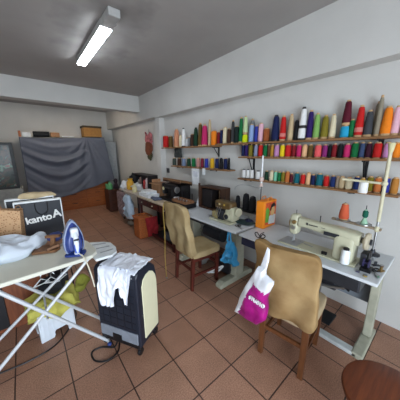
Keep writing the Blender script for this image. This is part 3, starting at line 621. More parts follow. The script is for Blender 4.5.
# ------------------------------------------------------------------ thread stands
M_pole = mat('cream_pole', (206,200,170), .45)
t = thing('thread_stand', 'cream thread stand with two crossbars behind the nearest beige sewing machine', 'thread stand', (2.13,.33,.76))
MB().lathe([(.05,0),(.05,.012),(.02,.02),(.014,.05)], (2.13,.33,.76)).build('base', M_dsteel, t)
MB().tube([(2.13,.33,.77),(2.13,.33,1.06)], .009).build('lower_pole', M_steel, t, smooth=True)
MB().tube([(2.13,.33,1.05),(2.13,.335,1.60)], .0125).build('upper_pole', M_pole, t, smooth=True)
MB().lathe([(.012,0),(.016,.01),(.023,.065),(.02,.07)], (2.13,.335,1.59)).build('cup_top', mat('cream_cup', (214,206,160), .5), t, smooth=True)
a = MB().bar((2.13,.32,1.355),(2.13,.62,1.365),.022,.018).build('upper_arm', M_pole, t, bevel=.004)
MB().ball((2.13,.335,1.355),.022,.022,.022).build('clamp', M_pole, t, smooth=True)
MB().bar((2.13,.30,.985),(2.13,.66,1.0),.03,.02).build('lower_arm', mat('arm_brown', (150,132,110), .5), t, bevel=.004)
MB().ball((2.13,.33,.985),.022,.022,.026).build('clamp', M_pole, t, smooth=True)
for y in (.57,.42): MB().lathe([(.055,0),(.055,.006),(.01,.008)], (2.13,y,1.004)).build('cone_plate', M_steel, t)
for y in (.57,.42): MB().tube([(2.13,y,1.0),(2.13,y,1.165)], .003).build('spindle', M_dsteel, t)
t = thing('thread_cone', 'orange red thread cone on the lower arm of the near cream thread stand', 'thread cone', (2.13,.57,1.012))
MB().lathe([(.036,.008),(.04,.02),(.036,.06),(.025,.135)]).build('thread', thread_mat('brick orange', (204,92,60)), t, world=False, smooth=True)
MB().lathe([(.034,0),(.034,.008),(.018,.009),(.016,.145)]).build('core', M_core, t, world=False)
t = thing('thread_spool', 'small dark green thread spool on the spindle of the near cream thread stand', 'thread spool', (2.13,.42,1.012))
MB().lathe([(.012,.05),(.02,.06),(.02,.10),(.012,.11)]).build('thread', thread_mat('deep green', (24,92,74)), t, world=False, smooth=True)
MB().lathe([(.026,0),(.024,.01),(.008,.05),(.008,.12)]).build('core', mat('pale_green', (150,190,160), .5), t, world=False)
t = thing('thread_spool', 'white thread spool hanging on the upper arm of the near cream thread stand', 'thread spool', (2.13,.465,1.262))
MB().lathe([(.03,.004),(.033,.01),(.031,.085),(.028,.092)]).build('thread', thread_mat('white', CC['white']), t, world=False, smooth=True)
MB().lathe([(.028,0),(.03,.004),(.01,.005),(.01,.10)]).build('core', M_core, t, world=False)
t = thing('thread_stand', 'thin white thread stand with wire arms beside the orange bag', 'thread stand', (2.15,1.45,.76))
MB().lathe([(.04,0),(.04,.01),(.012,.02)], (2.15,1.45,.76)).build('base', M_dsteel, t)
MB().tube([(2.15,1.45,.77),(2.15,1.45,1.20)], .005).build('lower_pole', M_dsteel, t)
MB().tube([(2.15,1.45,1.22),(2.15,1.45,1.56)], .009).build('upper_pole', mat('white_plastic', (232,236,238)), t, smooth=True)
MB().ball((2.15,1.45,1.285),.026,.026,.032).lathe([(.022,0),(.008,.04)],(2.15,1.45,1.20)).build('collar', mat('pink_white', (222,196,186), .5), t, smooth=True)
MB().tube(curve_pts([(2.15,1.45,1.17),(2.15,1.62,1.19),(2.15,1.76,1.185),(2.15,1.84,1.15),(2.15,1.86,1.11)],5), .004).build('wire_arm', M_steel, t, smooth=True)
MB().box(2.09,1.44,.855,2.21,1.86,.866).build('cone_tray', M_black, t, bevel=.003)
for y, h, lb in ((1.56,.20,'nearest the white pole'),(1.665,.22,'the middle one of three'),(1.80,.17,'farthest from the pole')):
    c = thing('thread_cone', 'black thread cone on the tray of the thin white stand, '+lb, 'thread cone', (2.15,y,.867), 0, 'black cones on the stand tray')
    r = .042 if h > .18 else .03
    MB().lathe([(r,.006),(r*1.03,.02),(r,h*.7),(r*.8,h*.92),(r*.5,h*.97)]).build('thread', thread_mat('black', CC['black']), c, world=False, smooth=True)
    MB().lathe([(r*.9,0),(r*.9,.006),(.01,.007),(.009,h)]).build('core', M_dark_core, c, world=False)
# orange bag with a printed front
t = thing('paper_bag', 'bright orange paper bag with a colourful printed front standing at the table joint', 'bag', (2.07,1.315,.76), 0)
B_ = MB().box(1.95,1.265,.762,2.20,1.365,1.07).build('bag_body', mat('bright_orange', (240,140,30), .5, var=.05), t, bevel=.006)
M_pw = mat('print_white', (222,224,222), .5)
def flat(parent, name, poly, m, y, th=.0012): MB().prism(poly, y-th, y, 'Y').build(name, m, parent)
flat(B_, 'print_panel', [(1.985,.80),(2.19,.775),(2.19,1.05),(1.985,1.05)], mat('print_red', (216,84,44), .5, var=.25, scale=40), 1.265)
flat(B_, 'print_green', [(1.987,.83),(2.05,.82),(2.06,.96),(2.02,1.0),(1.988,.98)], mat('print_green', (104,168,60), .5), 1.2635)
flat(B_, 'print_white', [(2.05,.80),(2.18,.79),(2.185,.89),(2.13,.92),(2.06,.89)], M_pw, 1.2635)
flat(B_, 'print_round', [(2.12+.045*math.cos(k*PI/8), .945+.055*math.sin(k*PI/8)) for k in range(16)], mat('print_peach', (226,180,120), .5), 1.2620)
flat(B_, 'print_dark', [(2.065,.96),(2.085,1.02),(2.14,1.04),(2.18,1.0),(2.15,.995),(2.10,.99),(2.085,.95)], M_black, 1.2605)
for y in (1.275,1.355): MB().tube(curve_pts([(2.03,y,1.068),(2.05,y,1.10),(2.10,y,1.105),(2.12,y,1.068)],5), .004).build('handle', mat('bright_orange', (240,140,30)), t)
# dark pincushion and scraps
t = thing('pincushion', 'dark blue pincushion on the white table between the overlock and the orange bag', 'pincushion', (2.0,1.50,.76))
MB().ball((2.0,1.50,.785),.05,.06,.03, amp=.2).build('cushion', mat('navy_felt', (30,36,66), .9), t, smooth=True)
for k in range(5): MB().tube([(1.98+.01*k,1.48+.012*k,.80),(1.975+.012*k,1.47+.012*k,.84)], .0015, 5).build('pin', M_steel, t)
tag(MB().puff([(1.90,1.42),(2.02,1.40),(2.04,1.60),(1.96,1.68),(1.86,1.62)], .035, (0,0,.780), (1,0,0), (0,1,0), (0,0,1), amp=.25).build('fabric_scrap', mat('dark_green_cloth', (40,58,58), .9, var=.4), smooth=True), 'dark green blue fabric scrap lying beside the overlock machine', 'cloth')
scissors(1.80,1.47,2.6,'black handled scissors on the joint of the two white tables')
# overlock machine
t = thing('overlock_machine', 'cream and brown overlock machine with exposed loopers on the white table before the open case', 'overlock machine', (1.86,1.75,.76))
MB().box(1.75,1.58,.762,1.98,1.93,.785).build('base', M_beige, t, bevel=.008)
MB().soft((.14,.14,.17), Matrix.Translation((1.87,1.65,.87)), rnd=.45, amp=0, seg=8, fn=lambda w,p: Vector((p.x*(1-.25*max(0,w.z)), p.y*(1-.25*max(0,w.z)), p.z))).build('pillar', M_beige, t, smooth=True)
MB().soft((.12,.28,.10), Matrix.Translation((1.87,1.76,.965)), rnd=.5, amp=0, seg=8).build('arm', mat('brown_enamel', (104,84,52), .4, .2), t, smooth=True)
MB().soft((.11,.10,.09), Matrix.Translation((1.83,1.86,.83)), rnd=.3, amp=0, seg=6).build('looper_cover', mat('olive_beige', (150,138,96), .4), t, smooth=True)
MB().lathe([(.04,0),(.05,.006),(.05,.02),(.03,.026)], (1.775,1.655,.85), 'X').build('side_cap', M_beige, t, smooth=True)
MB().lathe([(.03,0),(.031,-.006),(.02,-.008)], (1.775,1.655,.85), 'X').build('side_ring', M_dsteel, t)
MB().lathe([(.05,0),(.055,.008),(.055,.02),(.03,.03)], (1.88,1.545,.90), 'Y').build('handwheel', M_beige, t, smooth=True)
for y, c in ((1.72,(180,150,70)),(1.76,(90,70,50)),(1.80,(200,190,150)),(1.84,(70,60,50))):
    MB().lathe([(.012,0),(.014,.006),(.008,.012),(.014,.018)], (1.80,y,.975), 'X', 10).build('tension_dial', mat('dial%d' % c[0], c, .4), t)
MB().tube([(1.84,1.87,.96),(1.84,1.87,.90)], .01).build('needle_bar', M_dsteel, t)
for y in (1.70,1.78): MB().tube([(1.87,y,1.01),(1.87,y,1.06)], .003).build('thread_pin', M_black, t)
MB().box(1.76,1.86,.79,1.90,1.95,.80).build('work_plate', M_steel, t)
MB().box(1.78,1.72,.79,1.90,1.81,.91).build('looper_housing', M_dsteel, t, bevel=.006)
for k, y in enumerate((1.74,1.77,1.80)): MB().tube([(1.775,y,.95),(1.765,y+.02,.87),(1.78,y+.05,.82)], .003, 6).build('thread_tube', M_steel, t)
# open wooden case
t = thing('wooden_case', 'open dark wooden machine case standing upright against the wall on the far white table', 'case', (2.15,2.25,.76))
c_ = MB(); y0, y1, z0, z1 = 2.03, 2.49, .762, 1.10
c_.box(2.05,y0,z0,2.25,y0+.02,z1); c_.box(2.05,y1-.02,z0,2.25,y1,z1); c_.box(2.05,y0,z1-.02,2.25,y1,z1); c_.box(2.05,y0,z0,2.25,y1,z0+.02); c_.box(2.23,y0,z0,2.25,y1,z1)
c_.build('case_body', wood('case_wood', (78,50,34), (50,32,24), 'Z'), t, bevel=.003)
MB().box(2.215,2.06,.785,2.23,2.22,1.075).build('cream_panel', mat('cream_board', (188,168,132), .8), t)
MB().box(2.08,2.24,.785,2.22,2.46,1.06).build('inner_box', mat('inner_dark', (30,26,28), .6), t, bevel=.008)
MB().box(2.04,2.46,.765,2.055,2.50,1.14).build('hinged_edge', wood('case_wood', (78,50,34), (50,32,24), 'Z'), t, bevel=.003)
# dark portable machine with wooden base, tray on top
t = thing('wooden_tray', 'small brown wooden tray on a black box at the far end of the white table', 'tray', (1.86,2.70,.85), 0)
T = MB(); T.box(1.78,2.50,.835,1.96,2.86,.85); T.box(1.78,2.50,.85,1.79,2.86,.875); T.box(1.95,2.50,.85,1.96,2.86,.875); T.box(1.79,2.50,.85,1.95,2.51,.875); T.box(1.79,2.85,.85,1.95,2.86,.875)
T.build('tray_body', wood('tray_wood', (150,108,76), (122,84,58), 'Y'), t, bevel=.002)
for y in (2.58,2.66,2.74,2.80): MB().lathe([(.014,0),(.014,.02),(.01,.03)], (1.87,y,.851), n=10).build('bobbin', M_steel, t)
t = thing('black_box', 'flat black box under the small wooden tray at the far end of the white table', 'box', (1.87,2.68,.76))
MB().box(1.79,2.49,.762,1.99,2.90,.832).build('box_body', M_black, t, bevel=.008)
MB().box(1.785,2.62,.79,1.79,2.74,.81).build('latch', M_dsteel, t)
t = thing('paper_roll', 'white paper roll leaning against the wooden case on the far white table', 'roll', (2.12,2.57,.76))
MB().tube([(2.10,2.60,.762),(2.14,2.53,.99)], .028, 14).build('roll', mat('white_card', (224,228,232)), t, smooth=True)
t = thing('thread_rack', 'small black rack with pegs behind the wooden tray', 'rack', (2.1,2.85,.76))
r_ = MB().box(2.04,2.70,.762,2.16,3.0,.78)
r_.build('rack_base', M_black, t)
for k in range(4): MB().tube([(2.1,2.74+.07*k,.78),(2.1,2.74+.07*k,.93)], .008).build('peg', M_black, t)
# black machine with silver wheel
t = thing('sewing_machine', 'black domestic sewing machine with silver handwheel on the dark red table', 'sewing machine', (2.0,3.25,.76))
MB().box(1.88,2.98,.762,2.08,3.48,.80).build('bed', M_black, t, bevel=.006)
MB().soft((.10,.10,.24), Matrix.Translation((1.98,3.08,.91)), rnd=.4, amp=0, seg=6).build('pillar', M_black, t, smooth=True)
MB().soft((.09,.40,.08), Matrix.Translation((1.98,3.22,1.01)), rnd=.4, amp=0, seg=6).build('arm', M_black, t, smooth=True)
MB().soft((.09,.09,.20), Matrix.Translation((1.98,3.40,.96)), rnd=.4, amp=0, seg=6).build('head', M_black, t, smooth=True)
MB().lathe([(.02,0),(.05,.0),(.058,.012),(.05,.024),(.02,.026)], (1.98,2.99,.97), 'Y').build('handwheel', M_steel, t, smooth=True)
MB().lathe([(.03,0),(.032,.006),(.015,.012)], (1.93,3.39,.96), 'X').build('face_disc', mat('cream_plastic', (214,204,160)), t)
MB().tube([(1.98,3.42,.88),(1.98,3.42,.81)], .006).build('needle_bar', M_steel, t)
tag(MB().puff([(1.90,2.93),(2.02,2.93),(2.04,3.04),(1.92,3.04)], .09, (0,0,.81), (1,0,0), (0,1,0), (0,0,1), amp=.2).build('white_cloth', mat('white_cloth', (222,224,226)), smooth=True), 'small white cloth wad in front of the black machine handwheel', 'cloth')
tag(MB().puff([(1.70,3.3),(1.85,3.3),(1.86,3.5),(1.72,3.5)], .05, (0,0,.785), (1,0,0), (0,1,0), (0,0,1), amp=.2).build('fabric_scrap', mat('bluegrey_cloth', (96,104,124), .9), smooth=True), 'blue grey folded cloth at the front edge of the dark red table', 'cloth')
t = thing('machine_lid', 'brown wooden machine lid lying tilted on a dark box against the wall beyond the shelf', 'lid', (2.2,3.3,1.02))
Mt = Matrix.Translation((2.17,3.28,1.09)) @ Matrix.Rotation(.22, 4, 'Y')
L = MB().box(-.13,-.30,-.02,.13,.30,.02); L.v = [tuple(Mt @ Vector(v)) for v in L.v]
L.build('lid_top', wood('lid_wood', (134,98,66), (106,76,50), 'Y'), t, bevel=.006)
L = MB().box(-.125,-.30,-.05,-.11,.30,-.02).box(.11,-.30,-.05,.125,.30,-.02); L.v = [tuple(Mt @ Vector(v)) for v in L.v]
L.build('lid_rim', wood('case_wood', (78,50,34), (50,32,24), 'Z'), t)
tag(MB().box(2.09,3.02,.762,2.28,3.56,1.03).build('storage_box', mat('inner_dark', (30,26,28)), bevel=.006), 'dark box standing behind the black sewing machine under the brown lid', 'box')
t = thing('cardboard_box', 'open brown cardboard box on the dark red table beside the white boxes', 'box', (2.1,3.78,.76))
c_ = MB(); c_.box(1.98,3.62,.762,2.24,3.95,1.0)
c_.build('box_body', mat('carton', (150,112,80)), t, bevel=.004)
MB().box(1.93,3.62,.99,1.99,3.95,1.0).box(2.02,3.96,1.0,2.2,4.0,1.06).build('flap', mat('carton_light', (176,132,96), .8), t)
for k, (x0, y0, x1, y1, z0, z1, lb) in enumerate([(1.72,3.58,1.95,4.0,.762,.83,'lower of the two flat white boxes at the far end of the dark red table'),(1.76,3.66,1.94,3.98,.831,.875,'upper of the two flat white boxes at the far end of the dark red table')]):
    t = thing('flat_box', lb, 'box', ((x0+x1)/2,(y0+y1)/2,z0), 0, 'flat white boxes')
    MB().box(x0,y0,z0,x1,y1,z1-.015).build('box_body', mat('white_card', (224,228,232)), t, bevel=.004)
    MB().box(x0-.003,y0-.003,z1-.015,x1+.003,y1+.003,z1).build('lid', mat('white_card', (224,228,232)), t, bevel=.003)
# blue bag hanging below the table
M_blue = mat('blue_plastic', (60,150,200), .4, var=.15, bump=.3, bscale=30)
t = thing('plastic_bag', 'bright blue plastic bag hanging under the edge of the far white table', 'bag', (1.70,1.53,.70))
MB().puff([(1.56,.60),(1.50,.60),(1.45,.50),(1.40,.34),(1.44,.31),(1.54,.315),(1.64,.30),(1.65,.33),(1.60,.45)], .11, (1.72,0,0), (0,1,0), (0,0,1), (1,0,0), amp=.35, fr=20).build('bag_body', M_blue, t, smooth=True)
MB().tube([(1.70,1.56,.59),(1.70,1.545,.73)], .009).tube([(1.70,1.50,.59),(1.70,1.525,.73)], .009).build('handle', M_blue, t)
tag(MB().puff([(1.82,1.62),(2.1,1.66),(2.08,1.90),(1.84,1.92)], .22, (0,0,.13), (1,0,0), (0,1,0), (0,0,1), amp=.3).build('black_bag', mat('black_sack', (40,40,46), .5, bump=.3), smooth=True), 'dark bag lying on the floor below the blue plastic bag', 'bag')
tag(MB().tube(curve_pts([(1.72,1.90,.02),(1.74,1.76,.14),(1.78,1.70,.18),(1.76,1.80,.06),(1.70,1.95,.02)],6), .012).build('white_strap', mat('white_plastic', (232,236,238)), smooth=True), 'white looped strap on the floor below the blue plastic bag', 'strap')
tag(MB().ball((1.85,2.2,.10),.1,.12,.10, amp=.2).build('grey_bundle', mat('grey_bundle', (120,118,116), .9), smooth=True), 'greyish bundle on the floor under the far chair', 'bundle')
tag(MB().ball((1.90,3.1,.12),.12,.18,.11, amp=.25).build('dark_bundle', mat('dark_bundle', (50,52,60), .8), smooth=True), 'dark grey bundle on the treadle under the dark red table', 'bundle')
# ------------------------------------------------------------------ chairs
def chair(label, loc, rz, cm_, sm, lm, W, ztop, zbot, lean, seatz=.45, seed=1, skew=0, peak=0, bn='backrest_cover'):
    t = thing('dining_chair', label, 'chair', loc, rz)
    hw = W/2-.03
    for s_ in (-1,1):
        MB().bar((.18,s_*hw,0),(.185,s_*hw,seatz-.06),.034,.034,w2=.042,t2=.042).build('leg', lm, t, world=False, bevel=.003)
        MB().bar((-.20,s_*hw,0),(-.175,s_*hw,seatz-.02),.036,.032,w2=.044,t2=.040).bar((-.175,s_*hw,seatz-.03),(-.175-lean,s_*hw*.98,ztop-.03),.040,.034).build('leg', lm, t, world=False, bevel=.003)
        MB().bar((-.185,s_*hw,.18),(.18,s_*hw,.18),.018,.03).build('stretcher', lm, t, world=False)
        MB().bar((-.18,s_*hw,seatz-.07),(.18,s_*hw,seatz-.07),.02,.05).build('side_rail', lm, t, world=False)
    MB().bar((-.185,-hw,.25),(-.185,hw,.25),.018,.03).build('stretcher', lm, t, world=False)
    MB().bar((.18,-hw,.25),(.18,hw,.25),.018,.03).build('stretcher', lm, t, world=False)
    MB().bar((.19,-hw,seatz-.07),(.19,hw,seatz-.07),.02,.05).build('front_rail', lm, t, world=False)
    MB().soft((.44,W+.02,.09), Matrix.Translation((.01,0,seatz-.01)), rnd=.35, amp=.008, seed=seed).build('seat', sm, t, world=False, smooth=True, subsurf=1)
    zc = (ztop+zbot)/2; hh = ztop-zbot
    def bend(w, p):
        v = (p.z+hh/2)/hh
        x = p.x*(1-.25*v)-.185-lean*v
        x += .014*math.sin(p.y*30+v*5+seed)*(1-v)+.008*math.sin(v*14+p.y*6+seed)*min(1, 3*v)
        y = p.y*(1+.06*(1-v)*1.0)
        z = p.z+skew*p.y*(1-v)+.035*max(0, (p.y*2/W)-.55)*2*v*peak
        return Vector((x, y, z))
    MB().soft((.095,W+.04,hh), Matrix.Translation((0,0,zc)), seg=16, rnd=.12, amp=.02, fr=6, seed=seed, fn=bend).build(bn, cm_, t, world=False, smooth=True, subsurf=1)
    return t
def fabric(name, c, c2):
    m = mat(name, c, .95, var=.1, scale=5, bump=.25, bscale=150, spec=.1)
    rr = [x for x in m.node_tree.nodes if x.type == 'VALTORGB'][0]
    rr.color_ramp.elements[0].color = lin(c2)+(1,); rr.color_ramp.elements[1].color = lin(c)+(1,)
    return m
M_cov = fabric('worn_beige_cover', (164,138,98), (128,100,64)); M_cov2 = fabric('tan_cover', (178,158,120), (152,130,92)); M_cushion = fabric('pale_cushion', (182,164,134), (164,144,114))
M_leg1 = wood('chair_wood_brown', (112,68,38), (86,50,26), 'Z'); M_leg2 = wood('chair_wood_red', (92,36,24), (66,24,18), 'Z')
c1 = chair('near brown wooden chair with a worn beige slipcover, a plastic bag hanging from its back', (1.50,.655,0), .13, M_cov, M_cushion, M_leg1, .37, 1.0, .415, .10, seed=3, skew=-.10, peak=1)
c2 = chair('farther red brown wooden chair with a tan fabric backrest beside the first white table', (1.54,1.93,0), -.05, M_cov2, M_cov2, M_leg2, .41, 1.05, .44, .12, seed=9)
# black bow on the chair top
t = thing('black_ribbon', 'small black ribbon bow tied on the top corner of the near chair', 'ribbon', (1.21,.80,1.02))
for s_ in (-1,1): MB().tube(curve_pts([(1.21,.80,1.015),(1.205,.80+.022*s_,1.045),(1.205,.80+.042*s_,1.035),(1.20,.80+.022*s_,1.015),(1.21,.80,1.015)],4), .004, 6).build('loop', M_black, t)
MB().tube(curve_pts([(1.21,.80,1.02),(1.19,.785,1.05),(1.20,.765,1.065)],4), .003, 6).build('tail', M_black, t)
# the white and magenta bag
bagp = [(0.674,0.993),(0.726,0.886),(0.775,0.781),(0.862,0.59),(0.93,0.371),(0.823,0.403),(0.718,0.422),(0.651,0.501),(0.649,0.567),(0.662,0.637),(0.621,0.773),(0.623,0.801),(0.683,0.823),(0.676,0.928)]
t = thing('shopping_bag', 'white and magenta plastic shopping bag hanging from the near chair back', 'bag', (1.13,.75,1.0))
M_bw = mat('bag_white', (214,216,222), .35, var=.06); M_bm = mat('bag_magenta', (156,20,116), .35, var=.35, scale=9)
def magenta(a, b_):
    # inside the printed area of the film
    return 1 if (b_ < .735-(.74-a)*.33 and a < .748+(.735-b_)*.40) else 0
main = [(0.735,.86),(0.775,0.781),(0.862,0.59),(0.925,0.385),(0.823,0.395),(0.718,0.41),(0.655,0.49),(0.649,0.567),(0.662,0.637),(0.621,0.773),(0.623,0.801),(0.683,0.823),(.69,.86)]
bag = MB().puff(main, .085, (1.115,0,0), (0,1,0), (0,0,1), (1,0,0), amp=.18, fr=11, rings=14, sub=5, mifn=magenta, c=(.755,.60)).build('bag_body', [M_bw, M_bm], t, smooth=True)
MB().puff([(.735,.84),(.685,.83),(.668,.92),(.666,1.0),(.684,1.01),(.705,.94)], .022, (1.125,0,0), (0,1,0), (0,0,1), (1,0,0), amp=.1, rings=4, c=(.692,.92)).build('handle', M_bw, t, smooth=True)
text('bag_lettering', 'STUDIO', .034, frame((1.059,.70,.632), (0,-1,-.05), (0,-.05,1)), mat('white_plastic', (232,236,238)), bag, ext=.006, bold=.0004)
# yellow measuring tape
t = thing('measuring_tape', 'thin yellow measuring tape hanging down behind the farther chair to the floor', 'tape', (1.22,2.18,0))
tp = MB(); P_ = curve_pts([(1.235,2.17,1.00),(1.225,2.175,.9),(1.23,2.17,.6),(1.225,2.18,.3),(1.23,2.175,.01)],6)
for a_, b_ in zip(P_, P_[1:]): tp.bar(a_, b_, .018, .002, up=(1,0,0))
tp.build('tape', mat('tape_yellow', (190,160,84), .6), t)
MB().box(1.222,2.165,.002,1.24,2.185,.02).build('metal_end', M_steel, t)
# wooden stool at lower right
t = thing('wooden_stool', 'round reddish brown wooden stool in the lower right corner', 'stool', (1.19,.005,0))
M_stool = wood('stool_wood', (116,60,32), (88,42,24), 'X', .35)
MB().lathe([(.19,.415),(.205,.42),(.21,.435),(.205,.448),(.195,.452),(.1,.45)], n=40).build('seat', M_stool, t, world=False, smooth=True)
for k in range(4):
    q = PI/4+k*PI/2; MB().tube([(.12*math.cos(q),.12*math.sin(q),.42),(.17*math.cos(q),.17*math.sin(q),0)], .018).build('leg', M_stool, t, world=False, smooth=True)
MB().tube([(.14*math.cos(k*PI/12),.14*math.sin(k*PI/12),.2) for k in range(25)], .009).build('ring_stretcher', M_stool, t, world=False)
# ------------------------------------------------------------------ ironing board
M_board = mat('board_cloth', (206,204,190), .85, var=.04, scale=4, bump=.1); M_lt = mat('white_tube', (200,204,208), .35, .2, var=.02)
A0 = Vector((-.20,1.605,0)); dv = Vector((.998,.06,0)).normalized(); nv = Vector((-dv.y, dv.x, 0))
def bp_(s_, w_, z): return A0+dv*s_+nv*w_+Vector((0,0,z))
t = thing('ironing_board', 'long ironing board with a cream cloth top and white crossed legs at the left', 'ironing board', (-.2,1.8,0))
ol = [(-.85,.0),(.44,.0),(.51,.012),(.55,.05),(.565,.12),(.565,.30),(.55,.37),(.51,.41),(.44,.42),(-.85,.44)]
MB().prism([tuple(bp_(a, b, 0))[:2] for a, b in ol], .822, .85).build('board_top', M_board, t, bevel=.008, seg=3)
MB().prism([tuple(bp_(a, b, 0))[:2] for a, b in [(-.80,.03),(.50,.03),(.50,.39),(-.80,.41)]], .81, .822).build('under_plate', M_lt, t)
def rod(p, q, r=.0125, nm='leg'): return MB().tube([p, q], r, 12).build(nm, M_lt, t, smooth=True)
rod((-.255,1.67,.81), (.345,1.685,.02), .013)
rod((-.30,1.98,.81), (.37,1.985,.02), .013)
rod((.285,1.69,.81), (-.52,1.69,.02), .012)
rod((.38,1.98,.81), (-.59,1.98,.02), .012)
rod((.35,1.64,.015), (.375,2.03,.015), .013, 'foot_bar'); rod((-.52,1.64,.015), (-.60,2.03,.015), .013, 'foot_bar')
for p in ((.35,1.64,.015),(.375,2.03,.015)): MB().ball(p, .018,.02,.015).build('foot_cap', mat('blue_cap', (40,60,120), .5), t, smooth=True)
rod((-.02,1.67,.45), (-.02,1.98,.47), .007, 'pivot_bar')
MB().prism([tuple(bp_(a, b, 0))[:2] for a, b in [(.52,-.02),(.64,-.03),(.69,.01),(.72,.10),(.72,.22),(.68,.28),(.60,.34),(.52,.36)]], .80, .822).build('iron_rest', mat('rest_white', (206,210,212), .4), t, bevel=.006)
for k in range(3): MB().tube([bp_(.58,.06+.10*k,.826), bp_(.68,.06+.08*k,.826)], .004, 6).build('rest_rib', M_steel, t)
# iron standing on its heel
t = thing('steam_iron', 'blue and white steam iron standing upright on the ironing board', 'iron', (.215,1.735,.85), 0)
Xr = Vector((.998,.06,0)).normalized(); Nn = Vector((.06,-.998,0)).normalized(); Zt = Vector((.02,.03,1)).normalized(); O = Vector((.212,1.745,.852))
def ip(a, n, z): return O+Xr*a+Nn*n+Zt*z
sole = [(-.056,.012),(-.068,.05),(-.070,.10),(-.062,.155),(-.046,.205),(-.024,.25),(-.006,.268),(0,.27),(.006,.268),(.024,.25),(.046,.205),(.062,.155),(.070,.10),(.068,.05),(.056,.012)]
M_ib = mat('iron_blue', (40,58,122), .25, spec=.6); M_iw = mat('iron_white', (214,220,230), .25, spec=.6); M_ig = mat('iron_blue_grey', (124,138,170), .2, spec=.6)
def slab(o_, n0, n1, s0=1, s1=1, c=(0,.10)):
    k = len(o_); vs = []
    for n_, s_ in ((n0, s0), (n1, s1)):
        for a, z in o_: vs.append(ip((a-c[0])*s_+c[0], n_, (z-c[1])*s_+c[1]))
    return MB().add(vs, [tuple(range(k))[::-1], tuple(range(k,2*k))]+[(i,(i+1)%k,k+(i+1)%k,k+i) for i in range(k)])
slab(sole, -.028, -.022).build('soleplate', M_steel, t)
slab(sole, -.022, .012, 1.0, .97).build('body_skirt', M_ig, t, bevel=.004)
slab(sole, .012, .045, .90, .62).build('body_shell', M_ib, t, bevel=.006)
h_ = MB().tube([ip(0,.035,.20), ip(0,.062,.185), ip(0,.078,.15), ip(0,.080,.10), ip(0,.075,.05), ip(0,.05,.025)], .017, 14)
hd = h_.build('handle', M_iw, t, smooth=True)
MB().soft((.034,.03,.075), Matrix.Translation(ip(0,.076,.075)) , rnd=.5, amp=0, seg=6).build('handle_grip', mat('grip_blue', (40,80,180), .3), hd, smooth=True)
MB().soft((.05,.05,.07), Matrix.Translation(ip(0,.05,.185)), rnd=.7, amp=0, seg=6).build('water_tank', M_iw, t, smooth=True)
MB().lathe([(.016,0),(.016,.01),(.01,.014)], tuple(ip(0,.085,.135))).build('dial', M_dsteel, t)
MB().soft((.13,.10,.02), Matrix.Translation(ip(0,.02,.012)) @ Matrix.Rotation(-.52,4,'Z'), rnd=.6, amp=0, seg=6).build('heel', M_ib, t, smooth=True)
MB().tube(curve_pts([ip(.01,.06,.02), (.245,1.63,.862), (.26,1.585,.80), (.275,1.58,.70), (.285,1.59,.62)], 6), .0045, 8).build('cord', mat('cord_cream', (206,200,180), .6), t, smooth=True)
# wooden rest + blue cap
M_bw2 = wood('press_wood', (130,90,58), (104,70,44), 'X')
t = thing('wooden_stand', 'brown wooden sleeve stand lying on the ironing board left of the iron', 'stand', (.06,1.98,.85))
MB().prism([(-.045,1.93),(.10,1.87),(.14,1.92),(.13,2.0),(.0,2.06)], .852, .872).build('base_board', M_bw2, t, bevel=.003)
MB().bar((.09,1.95,.872),(.11,2.0,.955),.03,.03).build('post', M_bw2, t, bevel=.003)
MB().bar((.05,1.90,.88),(.135,1.90,.90),.025,.02).bar((.06,2.02,.945),(.15,1.96,.95),.03,.02).build('top_bar', M_bw2, t, bevel=.003)
tag(MB().ball((.125,2.04,.925),.06,.05,.038, amp=.1).build('blue_cushion', mat('dark_blue_cloth', (42,56,110), .8), smooth=True), 'dark blue pad resting on top of the brown wooden sleeve stand', 'pad')
# cloth heap
M_wc = mat('light_fabric', (206,214,224), .9, var=.05, scale=6, bump=.15, bscale=90)
tag(MB().puff([(-.60,1.80),(-.30,1.74),(-.22,1.86),(-.05,1.90),(.02,1.98),(.09,2.14),(.08,2.24),(-.10,2.27),(-.60,2.28)], .14, (0,0,.895), (1,0,0), (0,1,0), (0,0,1), amp=.42, fr=11, rings=12, sub=5, flat=.5, c=(-.22,2.06)).build('white_fabric_heap', M_wc, smooth=True, subsurf=1), 'heap of white fabric lying on the ironing board at the left edge', 'fabric')
# cabinet behind carrying the bags
t = thing('side_cabinet', 'brown wooden cabinet behind the ironing board carrying the black and brown bags', 'cabinet', (-.5,2.65,0))
M_cab = wood('cab_orange', (132,74,44), (104,56,34), 'Z')
MB().box(-.95,2.40,0,.02,2.88,.80).build('body', M_cab, t, bevel=.005)
MB().box(-.93,2.385,.04,-.30,2.40,.78).build('door', mat('dark_door', (30,30,34), .4), t, bevel=.004)
MB().box(-.97,2.36,.80,.04,2.90,.825).build('cabinet_top', M_cab, t, bevel=.004)
